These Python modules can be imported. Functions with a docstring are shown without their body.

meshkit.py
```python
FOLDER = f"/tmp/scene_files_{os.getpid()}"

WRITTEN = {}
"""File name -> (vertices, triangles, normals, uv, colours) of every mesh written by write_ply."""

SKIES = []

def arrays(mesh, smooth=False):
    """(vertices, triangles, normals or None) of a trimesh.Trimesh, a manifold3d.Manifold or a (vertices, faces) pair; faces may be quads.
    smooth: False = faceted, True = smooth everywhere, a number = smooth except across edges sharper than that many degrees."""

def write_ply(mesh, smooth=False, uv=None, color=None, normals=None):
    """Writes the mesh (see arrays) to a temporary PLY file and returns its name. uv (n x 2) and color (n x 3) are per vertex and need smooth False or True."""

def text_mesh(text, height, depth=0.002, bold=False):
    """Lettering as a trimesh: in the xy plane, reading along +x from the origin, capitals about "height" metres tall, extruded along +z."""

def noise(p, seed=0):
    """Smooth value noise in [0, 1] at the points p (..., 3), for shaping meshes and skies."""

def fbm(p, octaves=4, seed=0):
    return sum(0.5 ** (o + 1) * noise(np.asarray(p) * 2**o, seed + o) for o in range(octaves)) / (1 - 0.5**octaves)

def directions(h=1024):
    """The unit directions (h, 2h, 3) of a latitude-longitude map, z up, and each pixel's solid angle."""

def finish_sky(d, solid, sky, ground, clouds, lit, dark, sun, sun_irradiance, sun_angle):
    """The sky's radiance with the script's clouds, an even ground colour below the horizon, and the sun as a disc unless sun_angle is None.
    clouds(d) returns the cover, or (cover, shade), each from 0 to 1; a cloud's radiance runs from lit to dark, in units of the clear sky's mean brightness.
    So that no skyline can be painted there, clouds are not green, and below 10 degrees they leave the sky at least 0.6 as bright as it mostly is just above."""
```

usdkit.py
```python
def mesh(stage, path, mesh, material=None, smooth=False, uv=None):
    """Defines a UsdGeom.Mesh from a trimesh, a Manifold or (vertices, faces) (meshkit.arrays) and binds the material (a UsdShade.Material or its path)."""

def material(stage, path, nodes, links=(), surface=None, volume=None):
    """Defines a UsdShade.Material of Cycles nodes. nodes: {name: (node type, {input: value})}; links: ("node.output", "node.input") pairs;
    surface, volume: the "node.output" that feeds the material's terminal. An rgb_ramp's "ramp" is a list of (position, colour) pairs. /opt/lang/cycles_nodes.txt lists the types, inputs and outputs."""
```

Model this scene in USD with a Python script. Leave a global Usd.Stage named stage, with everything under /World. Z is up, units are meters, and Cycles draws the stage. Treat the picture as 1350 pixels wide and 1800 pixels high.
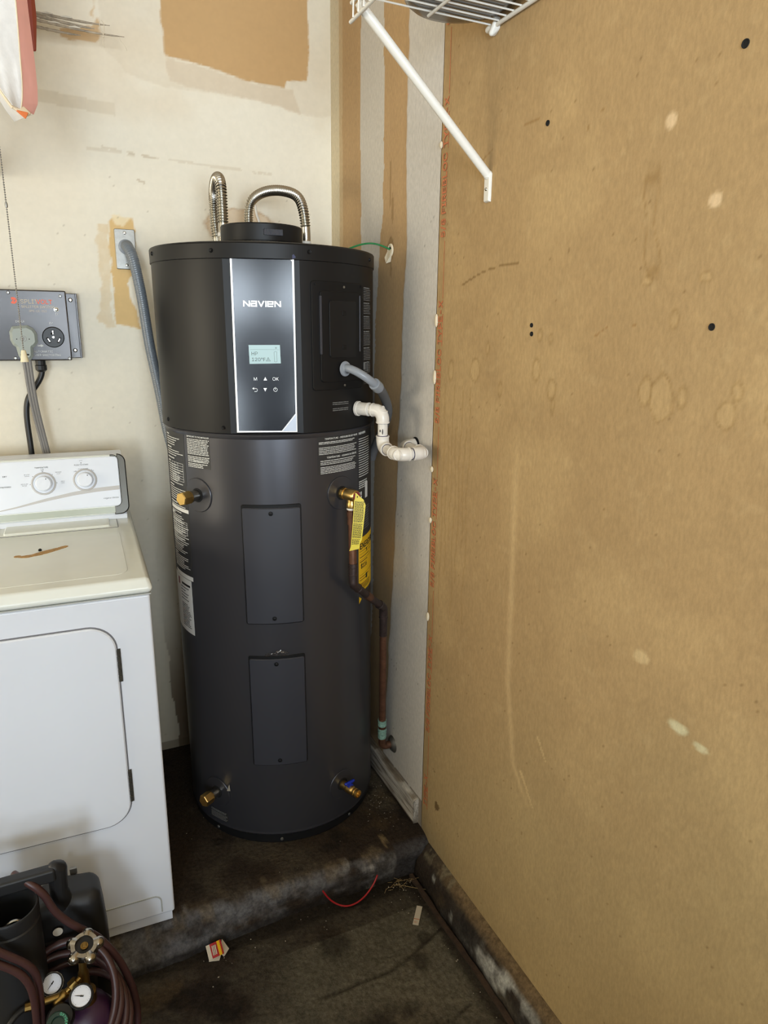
import math, random
import numpy as np, trimesh, shapely
import manifold3d as m3
import shapely.affinity
import usdkit, meshkit
from pxr import Usd, UsdGeom, UsdLux, UsdShade, Gf, Sdf, Vt
from shapely.geometry import Polygon, Point
from shapely.geometry import box as sbox

random.seed(7)
RNG = np.random.default_rng(7)
stage = Usd.Stage.CreateInMemory()
UsdGeom.SetStageUpAxis(stage, 'Z'); UsdGeom.SetStageMetersPerUnit(stage, 1.0)
UsdGeom.Xform.Define(stage, '/World'); UsdGeom.Scope.Define(stage, '/World/Looks')

# ------------------------------------------------------------------ camera, lights, exposure
def make_camera():
    yaw, pitch, roll, f = 0.43897, -0.25990, 0.01217, 1226.051
    cy, sy, cp, sp = math.cos(yaw), math.sin(yaw), math.cos(pitch), math.sin(pitch)
    fwd = np.array([sy * cp, cy * cp, sp]); right = np.array([cy, -sy, 0]); up = np.cross(right, fwd)
    c, s = math.cos(roll), math.sin(roll)
    r, u = c * right + s * up, -s * right + c * up
    cam = UsdGeom.Camera.Define(stage, '/World/camera')
    m = Gf.Matrix4d(*r, 0, *u, 0, *(-fwd), 0, -0.889, -2.330, 1.484, 1)
    cam.AddTransformOp().Set(m)
    cam.CreateHorizontalApertureAttr(36.0); cam.CreateVerticalApertureAttr(48.0)
    cam.CreateFocalLengthAttr(36.0 * f / 1350); cam.CreateClippingRangeAttr(Gf.Vec2f(0.02, 100))
    cam.CreateExposureAttr(0.0)
make_camera()

def rect_light(name, pos, look, w, h, color, radiance):
    l = UsdLux.RectLight.Define(stage, '/World/' + name)
    z = -np.array(look, float); z /= np.linalg.norm(z)
    x = np.cross([0, 0, 1.0], z); x /= np.linalg.norm(x); y = np.cross(z, x)
    l.AddTransformOp().Set(Gf.Matrix4d(*x, 0, *y, 0, *z, 0, *pos, 1))
    l.CreateWidthAttr(w); l.CreateHeightAttr(h)
    l.CreateColorAttr(Gf.Vec3f(*color)); l.CreateIntensityAttr(radiance)
# unseen openings: cool daylight from behind the camera, warm daylight placed at the left
rect_light('unseen_rear_daylight', (-1.8, -6.15, 1.10), (0, 1, 0), 3.2, 1.92, (0.76, 0.88, 1.0), 20.0)
rect_light('unseen_left_daylight', (-3.56, -.95, 1.45), (1, 0, 0), 1.3, .8, (1.0, 0.87, 0.64), 10.0)
dome = UsdLux.DomeLight.Define(stage, '/World/sky'); dome.CreateIntensityAttr(0.4); dome.CreateColorAttr(Gf.Vec3f(0.8, 0.9, 1.0))

# ------------------------------------------------------------------ helpers
def S(r, g, b):
    c = np.array([r, g, b], float) / 255
    return np.where(c < 0.04045, c / 12.92, ((c + 0.055) / 1.055) ** 2.4)

M = {}
def mat(name, col, rough=0.5, metal=0.0, var=0.0, vscale=8.0, bump=0.0, bscale=300.0, spec=0.5, coat=0.0, coat_rough=0.05, **kw):
    base = S(*col)
    n = {'p': ('principled_bsdf', {'base_color': base, 'roughness': rough, 'metallic': metal, 'specular_ior_level': spec, 'coat_weight': coat, 'coat_roughness': coat_rough, **kw})}
    L = []
    if var or bump:
        n['g'] = ('geometry', {})
    if var:
        n['n'] = ('noise_texture', {'scale': vscale, 'detail': 6.0, 'roughness': 0.6})
        n['r'] = ('rgb_ramp', {'ramp': [(0.3, base * (1 - var)), (0.7, np.minimum(base * (1 + var), 1))]})
        L += [('g.position', 'n.vector'), ('n.fac', 'r.fac'), ('r.color', 'p.base_color')]
    if bump:
        n['bn'] = ('noise_texture', {'scale': bscale, 'detail': 3.0}); n['b'] = ('bump', {'strength': bump, 'distance': 0.002})
        L += [('g.position', 'bn.vector'), ('bn.fac', 'b.height'), ('b.normal', 'p.normal')]
    M[name] = usdkit.material(stage, '/World/Looks/' + name, n, L, surface='p.BSDF')
    return M[name]

def painted_mat(name, rough=0.7, spec=0.3, var=0.06, vscale=60.0, stretch=(1, 1, 1), bump=0.15, bscale=150.0, bdist=0.002, coat=0.0):
    n = {'a': ('attribute', {'attribute': 'paint'}), 'g': ('geometry', {}), 'mp': ('mapping', {'scale': stretch}),
         'n': ('noise_texture', {'scale': vscale, 'detail': 5.0, 'roughness': 0.65}),
         'r': ('rgb_ramp', {'ramp': [(0.3, (1 - var,) * 3), (0.7, (1 + var,) * 3)]}),
         'm': ('vector_math', {'math_type': 'multiply'}),
         'bn': ('noise_texture', {'scale': bscale, 'detail': 4.0}), 'b': ('bump', {'strength': bump, 'distance': bdist}),
         'p': ('principled_bsdf', {'roughness': rough, 'specular_ior_level': spec, 'coat_weight': coat, 'coat_roughness': 0.25})}
    L = [('g.position', 'mp.vector'), ('mp.vector', 'n.vector'), ('n.fac', 'r.fac'), ('a.color', 'm.vector1'), ('r.color', 'm.vector2'),
         ('m.vector', 'p.base_color'), ('g.position', 'bn.vector'), ('bn.fac', 'b.height'), ('b.normal', 'p.normal')]
    M[name] = usdkit.material(stage, '/World/Looks/' + name, n, L, surface='p.BSDF')
    return M[name]

COUNT = {}
def numbered(parent, name):
    k = COUNT[(parent, name)] = COUNT.get((parent, name), -1) + 1
    return f'{parent}/{name}' if k == 0 else f'{parent}/{name}_{k:03d}'
ORIGIN = {}
def keys(p, label=None, cat=None, group=None, kind=None):
    for k, v in (('label', label), ('category', cat), ('group', group), ('kind', kind)):
        if v: p.SetCustomDataByKey(k, v)
    return p
def thing(name, label=None, cat=None, loc=(0, 0, 0), group=None, kind=None):
    path = numbered('/World', name)
    x = UsdGeom.Xform.Define(stage, path); x.AddTranslateOp().Set(Gf.Vec3d(*map(float, loc)))
    ORIGIN[path] = np.array(loc, float); keys(x.GetPrim(), label, cat, group, kind)
    return path
def cat_(*ms):
    out = []
    for m in ms:
        if isinstance(m, (list, tuple)) and not isinstance(m[0], np.ndarray): m = cat_(*m)
        v, f, _ = meshkit.arrays(m); out.append(trimesh.Trimesh(v, f, process=False))
    return out[0] if len(out) == 1 else trimesh.util.concatenate(out)
def obj(name, mesh, material, parent='/World', smooth=35, label=None, cat=None, group=None, kind=None, paint=None):
    path = numbered(parent, name)
    m = cat_(mesh); o = ORIGIN.get(parent, np.zeros(3)); ORIGIN[path] = o
    m = trimesh.Trimesh(np.array(m.vertices) - o, m.faces, process=False)
    if paint is None and smooth and smooth is not True:
        m.merge_vertices()
        m = trimesh.Trimesh(m.vertices, m.faces, process=True)
    u = usdkit.mesh(stage, path, m, M[material], smooth=True if paint is not None else smooth)
    if paint is not None:
        UsdGeom.PrimvarsAPI(u).CreatePrimvar('paint', Sdf.ValueTypeNames.Color3fArray, 'vertex').Set(Vt.Vec3fArray.FromNumpy(np.asarray(paint, np.float32)))
    keys(u.GetPrim(), label, cat, group, kind)
    return path

def unit(v): v = np.asarray(v, float); return v / np.linalg.norm(v)
def frame(o, u, v, mesh):
    """local x -> u, y -> v, z -> u x v, at o"""
    u, v = unit(u), unit(v); n = np.cross(u, v); m = cat_(mesh)
    return trimesh.Trimesh(np.array(m.vertices) @ np.array([u, v, n]) + np.asarray(o, float), m.faces, process=False)
def axis_frame(d):
    d = unit(d); a = unit(np.cross([0, 0, 1.0] if abs(d[2]) < .9 else [1.0, 0, 0], d)); return a, np.cross(d, a), d
def box(x0, x1, y0, y1, z0, z1, b=0.0):
    lo, hi = np.minimum((x0, y0, z0), (x1, y1, z1)), np.maximum((x0, y0, z0), (x1, y1, z1))
    if b <= 0:
        m = trimesh.creation.box(hi - lo); m.apply_translation((lo + hi) / 2); return m
    pts = []
    for s in np.ndindex(2, 2, 2):
        c = np.where(s, hi, lo); d = np.where(s, -b, b)
        pts += [c + d * (1, 1, 0), c + d * (1, 0, 1), c + d * (0, 1, 1), c + d * .3 * (1, 1, 1)]
    return trimesh.convex.convex_hull(np.array(pts))
def hull(spheres, seg=20):
    return m3.Manifold.batch_hull([m3.Manifold.sphere(r, seg).translate(tuple(map(float, p))) for p, r in spheres])
def spline(pts, n=40):
    from scipy.interpolate import CubicSpline
    p = np.asarray(pts, float); t = np.r_[0, np.cumsum(np.linalg.norm(np.diff(p, axis=0), axis=1) ** .7)]
    return CubicSpline(t, p)(np.linspace(0, t[-1], n))
def tube(pts, r, sides=14, cap=True):
    p = np.asarray(pts, float); n = len(p); r = np.broadcast_to(np.asarray(r, float), (n,))
    t = np.gradient(p, axis=0); t /= np.linalg.norm(t, axis=1, keepdims=True) + 1e-12
    a = axis_frame(t[0])[0]; A = []
    for k in range(n):
        a = a - t[k] * (a @ t[k]); a /= np.linalg.norm(a); A.append(a)
    A = np.array(A); B = np.cross(t, A); th = np.arange(sides) * 2 * np.pi / sides
    v = p[:, None] + r[:, None, None] * (np.cos(th)[None, :, None] * A[:, None] + np.sin(th)[None, :, None] * B[:, None])
    i, j = np.meshgrid(np.arange(n - 1), np.arange(sides), indexing='ij')
    a0, b0, c0, d0 = i * sides + j, i * sides + (j + 1) % sides, (i + 1) * sides + (j + 1) % sides, (i + 1) * sides + j
    f = np.vstack([np.stack([a0, b0, c0], -1).reshape(-1, 3), np.stack([a0, c0, d0], -1).reshape(-1, 3)])
    v = v.reshape(-1, 3)
    if cap:
        v = np.vstack([v, p[0], p[-1]]); k = len(v) - 2; s = np.arange(sides); s2 = (s + 1) % sides; e = (n - 1) * sides
        f = np.vstack([f, np.stack([np.full(sides, k), s2, s], 1), np.stack([np.full(sides, k + 1), e + s, e + s2], 1)])
    return trimesh.Trimesh(v, f, process=False)
def lathe(profile, o=(0, 0, 0), d=(0, 0, 1), n=40):
    """profile: (radius, distance along d)"""
    pr = np.asarray(profile, float); a, b, d = axis_frame(d); th = np.arange(n) * 2 * np.pi / n
    ring = np.cos(th)[:, None] * a + np.sin(th)[:, None] * b
    v = (np.asarray(o, float) + pr[:, None, 1:2] * d + pr[:, None, 0:1] * ring[None]).reshape(-1, 3); k = len(pr)
    i, j = np.meshgrid(np.arange(k - 1), np.arange(n), indexing='ij')
    q = [i * n + j, i * n + (j + 1) % n, (i + 1) * n + (j + 1) % n, (i + 1) * n + j]
    f = np.vstack([np.stack([q[0], q[1], q[2]], -1).reshape(-1, 3), np.stack([q[0], q[2], q[3]], -1).reshape(-1, 3)])
    m = trimesh.Trimesh(v, f, process=False); m.merge_vertices(); m.update_faces(m.nondegenerate_faces()); return m
def cyl(p0, p1, r, n=24, b=0.0):
    p0, p1 = np.asarray(p0, float), np.asarray(p1, float); L = np.linalg.norm(p1 - p0); b = min(b, L / 2)
    prof = [(0, 0), (r - b, 0), (r, b), (r, L - b), (r - b, L), (0, L)] if b else [(0, 0), (r, 0), (r, L), (0, L)]
    return lathe(prof, p0, p1 - p0, n)
def ball(p, r, sub=2):
    m = trimesh.creation.icosphere(sub, r); m.apply_translation(p); return m
def ext(poly, d):
    g = getattr(poly, 'geoms', [poly])
    return cat_(*[trimesh.creation.extrude_polygon(x, d, engine='earcut') for x in g])
def rrect(x0, x1, y0, y1, r, res=6):
    return sbox(x0 + r, y0 + r, x1 - r, y1 - r).buffer(r, quad_segs=res)
def dense(m, e):
    v, f = trimesh.remesh.subdivide_to_size(m.vertices, m.faces, e, max_iter=12); return trimesh.Trimesh(v, f, process=False)
def bevel_plate(poly, t, b=.002):
    """a plate with a chamfered front edge, from z=0 to z=t"""
    if t - b < 1e-6: b = t * .7
    return cat_(ext(poly, t - b), *[ext_taper(g, t - b, t, b) for g in getattr(poly, 'geoms', [poly])])
def ext_taper(poly, z0, z1, b):
    ring = np.array(poly.exterior.coords)[:-1]; n = len(ring); c = np.array(poly.buffer(-b).centroid.coords[0])
    e1 = ring - np.roll(ring, 1, 0); e2 = np.roll(ring, -1, 0) - ring
    nr = lambda e: np.stack([e[:, 1], -e[:, 0]], 1) / (np.linalg.norm(e, axis=1, keepdims=True) + 1e-12)
    nn = nr(e1) + nr(e2); nn /= np.linalg.norm(nn, axis=1, keepdims=True) + 1e-12
    sign = 1 if poly.exterior.is_ccw else -1
    inner = ring - sign * nn * b
    v = np.vstack([np.c_[ring, np.full(n, z0)], np.c_[inner, np.full(n, z1)]]); k = np.arange(n); k2 = (k + 1) % n
    f = np.vstack([np.stack([k, k2, n + k2], 1), np.stack([k, n + k2, n + k], 1)])
    if sign < 0: f = f[:, ::-1]
    top = ext(Polygon(inner).buffer(0), 1e-5); top.apply_translation([0, 0, z1 - 1e-5])
    return cat_(trimesh.Trimesh(v, f, process=False), top)
def text(s, h, o, u, v, d=.0006, bold=False, center=False):
    m = meshkit.text_mesh(s, h, d, bold)
    if center: m.apply_translation([-m.bounds[:, 0].mean(), 0, 0])
    return frame(o, u, v, m)
def arc(c, a, b, r, t0, t1, n=10):
    t = np.radians(np.linspace(t0, t1, n)); a, b = unit(a), unit(b)
    return np.asarray(c, float) + r * (np.cos(t)[:, None] * a + np.sin(t)[:, None] * b)
def smoothstep(a, b, x): t = np.clip((x - a) / (b - a), 0, 1); return t * t * (3 - 2 * t)
def fb(a, b, s, seed=0, oct=4): return meshkit.fbm(np.stack([a * s, b * s, 0 * a + seed * 7.3], -1), oct, seed)
def lay(c, col, w): return c + (np.asarray(col) - c) * np.clip(w, 0, 1)[:, None]
def inpoly(a, b, pts, jit=.006, js=60, seed=1, soft=0):
    aa = a + jit * 2 * (fb(a, b, js, seed) - .5); bb = b + jit * 2 * (fb(a, b, js, seed + 9) - .5)
    P = Polygon(pts); shapely.prepare(P); e = .0013
    return sum(shapely.contains_xy(P, aa + i * e, bb + j * e).astype(float) for i in (-1, 0, 1) for j in (-1, 0, 1)) / 9
def grid(A, B):
    a, b = np.meshgrid(A, B, indexing='ij'); n, k = len(A), len(B)
    i, j = np.meshgrid(np.arange(n - 1), np.arange(k - 1), indexing='ij'); q = i * k + j
    f = np.vstack([np.stack([q, q + k, q + k + 1], -1).reshape(-1, 3), np.stack([q, q + k + 1, q + 1], -1).reshape(-1, 3)])
    return a.ravel(), b.ravel(), f

# ------------------------------------------------------------------ materials
mat('shell_paint', (206, 196, 176), .8, var=.04)
painted_mat('wall_paint', .62, .25, var=.03, vscale=45, bump=.12, bscale=90)
painted_mat('drywall_paper', .75, .2, var=.11, vscale=170, stretch=(1, 1, .4), bump=.10, bscale=260)
painted_mat('stained_concrete', .8, .22, var=.42, vscale=95, bump=.9, bscale=75, bdist=.006)
painted_mat('old_white_wood', .6, .3, var=.45, vscale=110, stretch=(1, .06, 1), bump=.3, bscale=90)
mat('red_print', (196, 116, 76), .8, var=.2, vscale=120)
mat('dark_hole', (12, 10, 9), .9)
mat('casing_black', (24, 24, 25), .42, spec=.26, bump=.03, bscale=900)
mat('casing_dark', (16, 16, 17), .5, spec=.25)
mat('tank_grey', (66, 66, 71), .31, spec=.6, metal=.45, bump=.02, bscale=500)
mat('cover_grey', (52, 53, 60), .40, spec=.5)
mat('label_black', (42, 42, 43), .5)
mat('white_print', (205, 205, 200), .6)
mat('grey_print', (112, 112, 110), .6)
mat('black_print', (18, 17, 15), .6)
mat('label_white', (222, 220, 214), .5)
mat('panel_glass', (20, 22, 29), .16, spec=.55)
mat('film_white', (250, 251, 253), .25, spec=.6)
mat('film_haze', (196, 208, 228), .3, spec=.6)
mat('lcd', (156, 182, 184), .35, emission_color=S(160, 190, 192), emission_strength=.22)
mat('lcd_ink', (84, 96, 92), .5)
mat('blue_tape', (20, 22, 70), .5)
mat('brass', (226, 190, 118), .32, metal=1, bump=.02)
mat('brass_dull', (150, 120, 66), .38, metal=1, var=.15, vscale=60)
mat('steel', (190, 186, 176), .22, metal=1)
mat('dull_steel', (150, 148, 142), .42, metal=.9, var=.12, vscale=60)
mat('chrome', (215, 214, 210), .10, metal=1)
mat('copper', (112, 78, 60), .5, metal=.7, var=.25, vscale=50)
mat('black_copper', (66, 54, 52), .5, metal=.6, var=.35, vscale=70)
mat('verdigris', (126, 160, 146), .8, var=.3, vscale=150, bump=.6)
mat('pvc', (232, 226, 216), .28, spec=.5, var=.02, vscale=30)
mat('pvc_primer', (58, 52, 92), .5)
mat('pvc_mark', (60, 58, 58), .6)
mat('grey_plastic', (142, 148, 156), .32)
mat('hose_grey', (92, 92, 93), .5)
mat('conduit_grey', (108, 116, 124), .3, spec=.6)
mat('yellow_tag', (226, 208, 66), .5)
mat('energy_yellow', (240, 190, 20), .5)
mat('red_disc', (130, 48, 58), .5, var=.3, vscale=400)
mat('tan_metal', (150, 142, 112), .4, metal=.5)
mat('blue_plastic', (18, 48, 168), .4)
mat('green_plastic', (24, 120, 62), .4)
mat('white_tape', (226, 222, 214), .6)
mat('bronze_box', (48, 42, 38), .22, metal=.3, spec=.6, var=.18, vscale=14)
mat('orange_print', (226, 96, 60), .5)
mat('cream_print', (196, 180, 150), .6)
mat('black_plastic', (24, 24, 25), .42)
mat('tote_plastic', (30, 30, 31), .5, bump=.1, bscale=400)
mat('plug_grey', (150, 156, 148), .5)
mat('cord_grey', (126, 122, 118), .5)
mat('dryer_sky_white', (224, 228, 236), .25, spec=.5)  # white tinted blue: cool daylight on the front put into the colour
mat('dryer_warm_white', (230, 233, 226), .25, spec=.5, var=.03, vscale=9)  # same white tinted warmer: warm light on the top put into the colour
mat('dryer_grey', (178, 180, 176), .35)
mat('dryer_swoosh', (188, 184, 180), .35)
mat('trim_dark', (86, 84, 78), .3, metal=.6)
mat('trim_silver', (150, 146, 132), .3, metal=.6)
mat('smoky_strip', (176, 182, 166), .25)
mat('seam_dark', (112, 112, 116), .7)
mat('stain_gold', (176, 130, 44), .5, var=.3, vscale=120)
mat('wire_white', (226, 222, 212), .35)
mat('pan_steel', (120, 118, 116), .25, metal=1)
mat('bag_white', (226, 222, 216), .4, var=.1, vscale=18, bump=.5, bscale=30)
mat('bag_pink', (236, 172, 158), .45, var=.06, vscale=12)
mat('bag_red', (150, 62, 40), .5)
mat('bag_cream', (232, 212, 178), .45)
mat('bag_orange', (226, 122, 66), .5)
mat('stick_grey', (156, 142, 122), .8, var=.35, vscale=60)
mat('string_white', (206, 192, 168), .8)
mat('hose_maroon', (72, 46, 44), .38, spec=.5)
mat('purple_paint', (58, 30, 58), .4)
mat('regulator_black', (22, 22, 24), .4)
mat('gauge_white', (222, 226, 236), .3)
mat('green_dark', (20, 46, 36), .45)
mat('green_print', (90, 190, 150), .5)
mat('bell_cream', (222, 210, 176), .4)
mat('red_wire', (170, 32, 38), .4)
mat('red_paper', (176, 34, 42), .5)
mat('paper_white', (206, 196, 178), .7)
mat('litter', (180, 172, 154), .8, var=.3, vscale=200)
mat('straw', (140, 118, 78), .8)
mat('fibre_strip', (62, 46, 34), .9, var=.35, vscale=40, bump=.8, bscale=200)
M['clear_film'] = usdkit.material(stage, '/World/Looks/clear_film', {'t': ('transparent_bsdf', {}), 'g': ('glossy_bsdf', {'color': (.95, .96, 1), 'roughness': .12}), 'm': ('mix_closure', {'fac': .30})}, [('t.BSDF', 'm.closure1'), ('g.BSDF', 'm.closure2')], surface='m.closure')
mat('torn_paper', (226, 212, 184), .8)
mat('handwheel', (176, 170, 158), .2, metal=1, var=.2, vscale=80)
mat('skin_shelf_wood', (168, 150, 120), .7, var=.1)

# ------------------------------------------------------------------ the room
CREAM, MUD, PAPER, GREYMUD = S(231, 222, 202), S(205, 194, 176), S(190, 151, 100), S(190, 186, 182)
def wall_back():
    X = np.r_[-4.6, -3.5, -2.5, -1.9, -1.5, np.arange(-1.22, 0.0001, .0045)]; X[-1] = 0
    Z = np.r_[np.arange(-.02, 2.62, .0045), 2.75]
    x, z, f = grid(X, Z)
    c = np.tile(CREAM, (len(x), 1)) * (1 + .05 * (fb(x, z, 2.2, 3)[:, None] - .5))
    c = lay(c, S(214, 196, 168), .55 * smoothstep(.45, .7, fb(x, z, 3.1, 5)) * smoothstep(1.6, 2.2, z))
    top = [(-.511, 2.8), (-.511, 2.366), (-.513, 2.324), (-.509, 2.268), (-.508, 2.23), (-.461, 2.225), (-.412, 2.222), (-.354, 2.211), (-.295, 2.201), (-.225, 2.194), (-.154, 2.193), (-.148, 2.213), (-.079, 2.224), (-.072, 2.291), (-.075, 2.443), (-.07, 2.8)]
    mud = [(-.675, 2.8), (-.675, 2.338), (-.679, 2.228), (-.62, 2.17), (-.522, 2.15), (-.366, 2.149), (-.227, 2.147), (-.081, 2.125), (.01, 2.133), (.01, 2.8)]
    c = lay(c, S(210, 194, 168), .45 * inpoly(x, z, mud, .01, 25, 2))
    band = inpoly(x, z, [(-.511, 2.3), (-.508, 2.225), (-.354, 2.208), (-.22, 2.19), (-.13, 2.19), (-.1, 2.125), (-.227, 2.147), (-.366, 2.149), (-.5, 2.165)], .008, 40, 4)
    c = lay(c, S(206, 186, 158), .75 * band * (.6 + .4 * fb(x, z, 30, 8)))
    c = lay(c, PAPER, .95 * inpoly(x, z, top, .005, 45, 6))
    c = lay(c, S(196, 158, 108), .8 * inpoly(x, z, [(-.775, 2.25), (-.76, 2.262), (-.70, 2.27), (-.682, 2.3), (-.678, 2.236), (-.776, 2.23)], .012, 50, 7))
    c = lay(c, S(206, 172, 126), .75 * inpoly(x, z, [(-.70, 2.30), (-.688, 2.335), (-.668, 2.42), (-.69, 2.42), (-.69, 2.29)], .012, 50, 9))
    # round the junction box
    c = lay(c, S(216, 190, 146), .85 * inpoly(x, z, [(-.733, 1.762), (-.703, 1.762), (-.70, 1.64), (-.712, 1.60), (-.705, 1.47), (-.752, 1.48), (-.735, 1.6)], .014, 50, 11) * (.35 + .65 * fb(x, z, 60, 12)))
    c = lay(c, S(214, 178, 118), .95 * inpoly(x, z, [(-.700, 1.77), (-.683, 1.785), (-.629, 1.785), (-.626, 1.75), (-.63, 1.64), (-.662, 1.6), (-.640, 1.524), (-.628, 1.468), (-.700, 1.481)], .006, 60, 13))
    c = lay(c, S(232, 214, 176), .9 * inpoly(x, z, [(-.69, 1.79), (-.63, 1.787), (-.65, 1.77), (-.66, 1.76), (-.68, 1.765)], .008, 60, 14))
    # plumbing stain behind the heater
    ring = np.hypot((x + .31) / .105, (z - 1.785) / .05); wob = ring + .5 * (fb(x, z, 40, 15) - .5)
    c = lay(c, S(214, 184, 146), .6 * (wob < 1)); c = lay(c, S(176, 138, 96), .5 * np.exp(-((wob - 1) / .07) ** 2))
    # seam tape, scratches, scuffs
    tape = (np.abs(z - (2.082 - .012 * (x + .85) / .2)) < .016) * smoothstep(-.60, -.68, x)
    c = lay(c, S(196, 178, 148), .35 * tape * (np.sin(x * 1400) > 0))
    for x0, x1, z0, z1, w in ((-.74, -.2, 1.963, 1.944, .25), (-.62, -.59, 1.895, 1.886, .5), (-.7, -.55, 1.97, 1.955, .3)):
        s = np.clip((x - x0) / (x1 - x0), 0, 1); d = np.abs(z - (z0 + (z1 - z0) * s + .004 * (fb(x, z, 20, 16) - .5)))
        c = lay(c, S(176, 152, 116), w * (d < .0035) * (x > x0) * (x < x1) * (fb(x, z, 50, 17) > .42))
    speck = (fb(x, z, 130, 18, 2) > .80) * (z < 1.9)
    c = lay(c, S(150, 132, 104), .4 * speck)
    low = smoothstep(.55, .25, z + .25 * (fb(x, z, 6, 19) - .5)); c = lay(c, S(196, 186, 160), .5 * low)
    rust = smoothstep(.60, .12, z) * (np.abs(x + .585 + .05 * (z - .2)) < .028 + .02 * (fb(x, z, 14, 20) - .5))
    c = lay(c, S(104, 78, 52), .8 * rust); c = lay(c, S(120, 104, 84), .6 * (z < .03))
    v = np.stack([x, .0015 * (fb(x, z, 3, 21) - .5), z], 1)
    k = box(-4.6, 0.1, .003, .12, -.02, 2.75)
    obj('wall_back', [trimesh.Trimesh(v, f, process=False), k], 'wall_paint', kind='structure', label='cream painted back wall with bare brown patches', paint=np.vstack([c, np.tile(CREAM, (len(k.vertices), 1))]))
wall_back()

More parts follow.
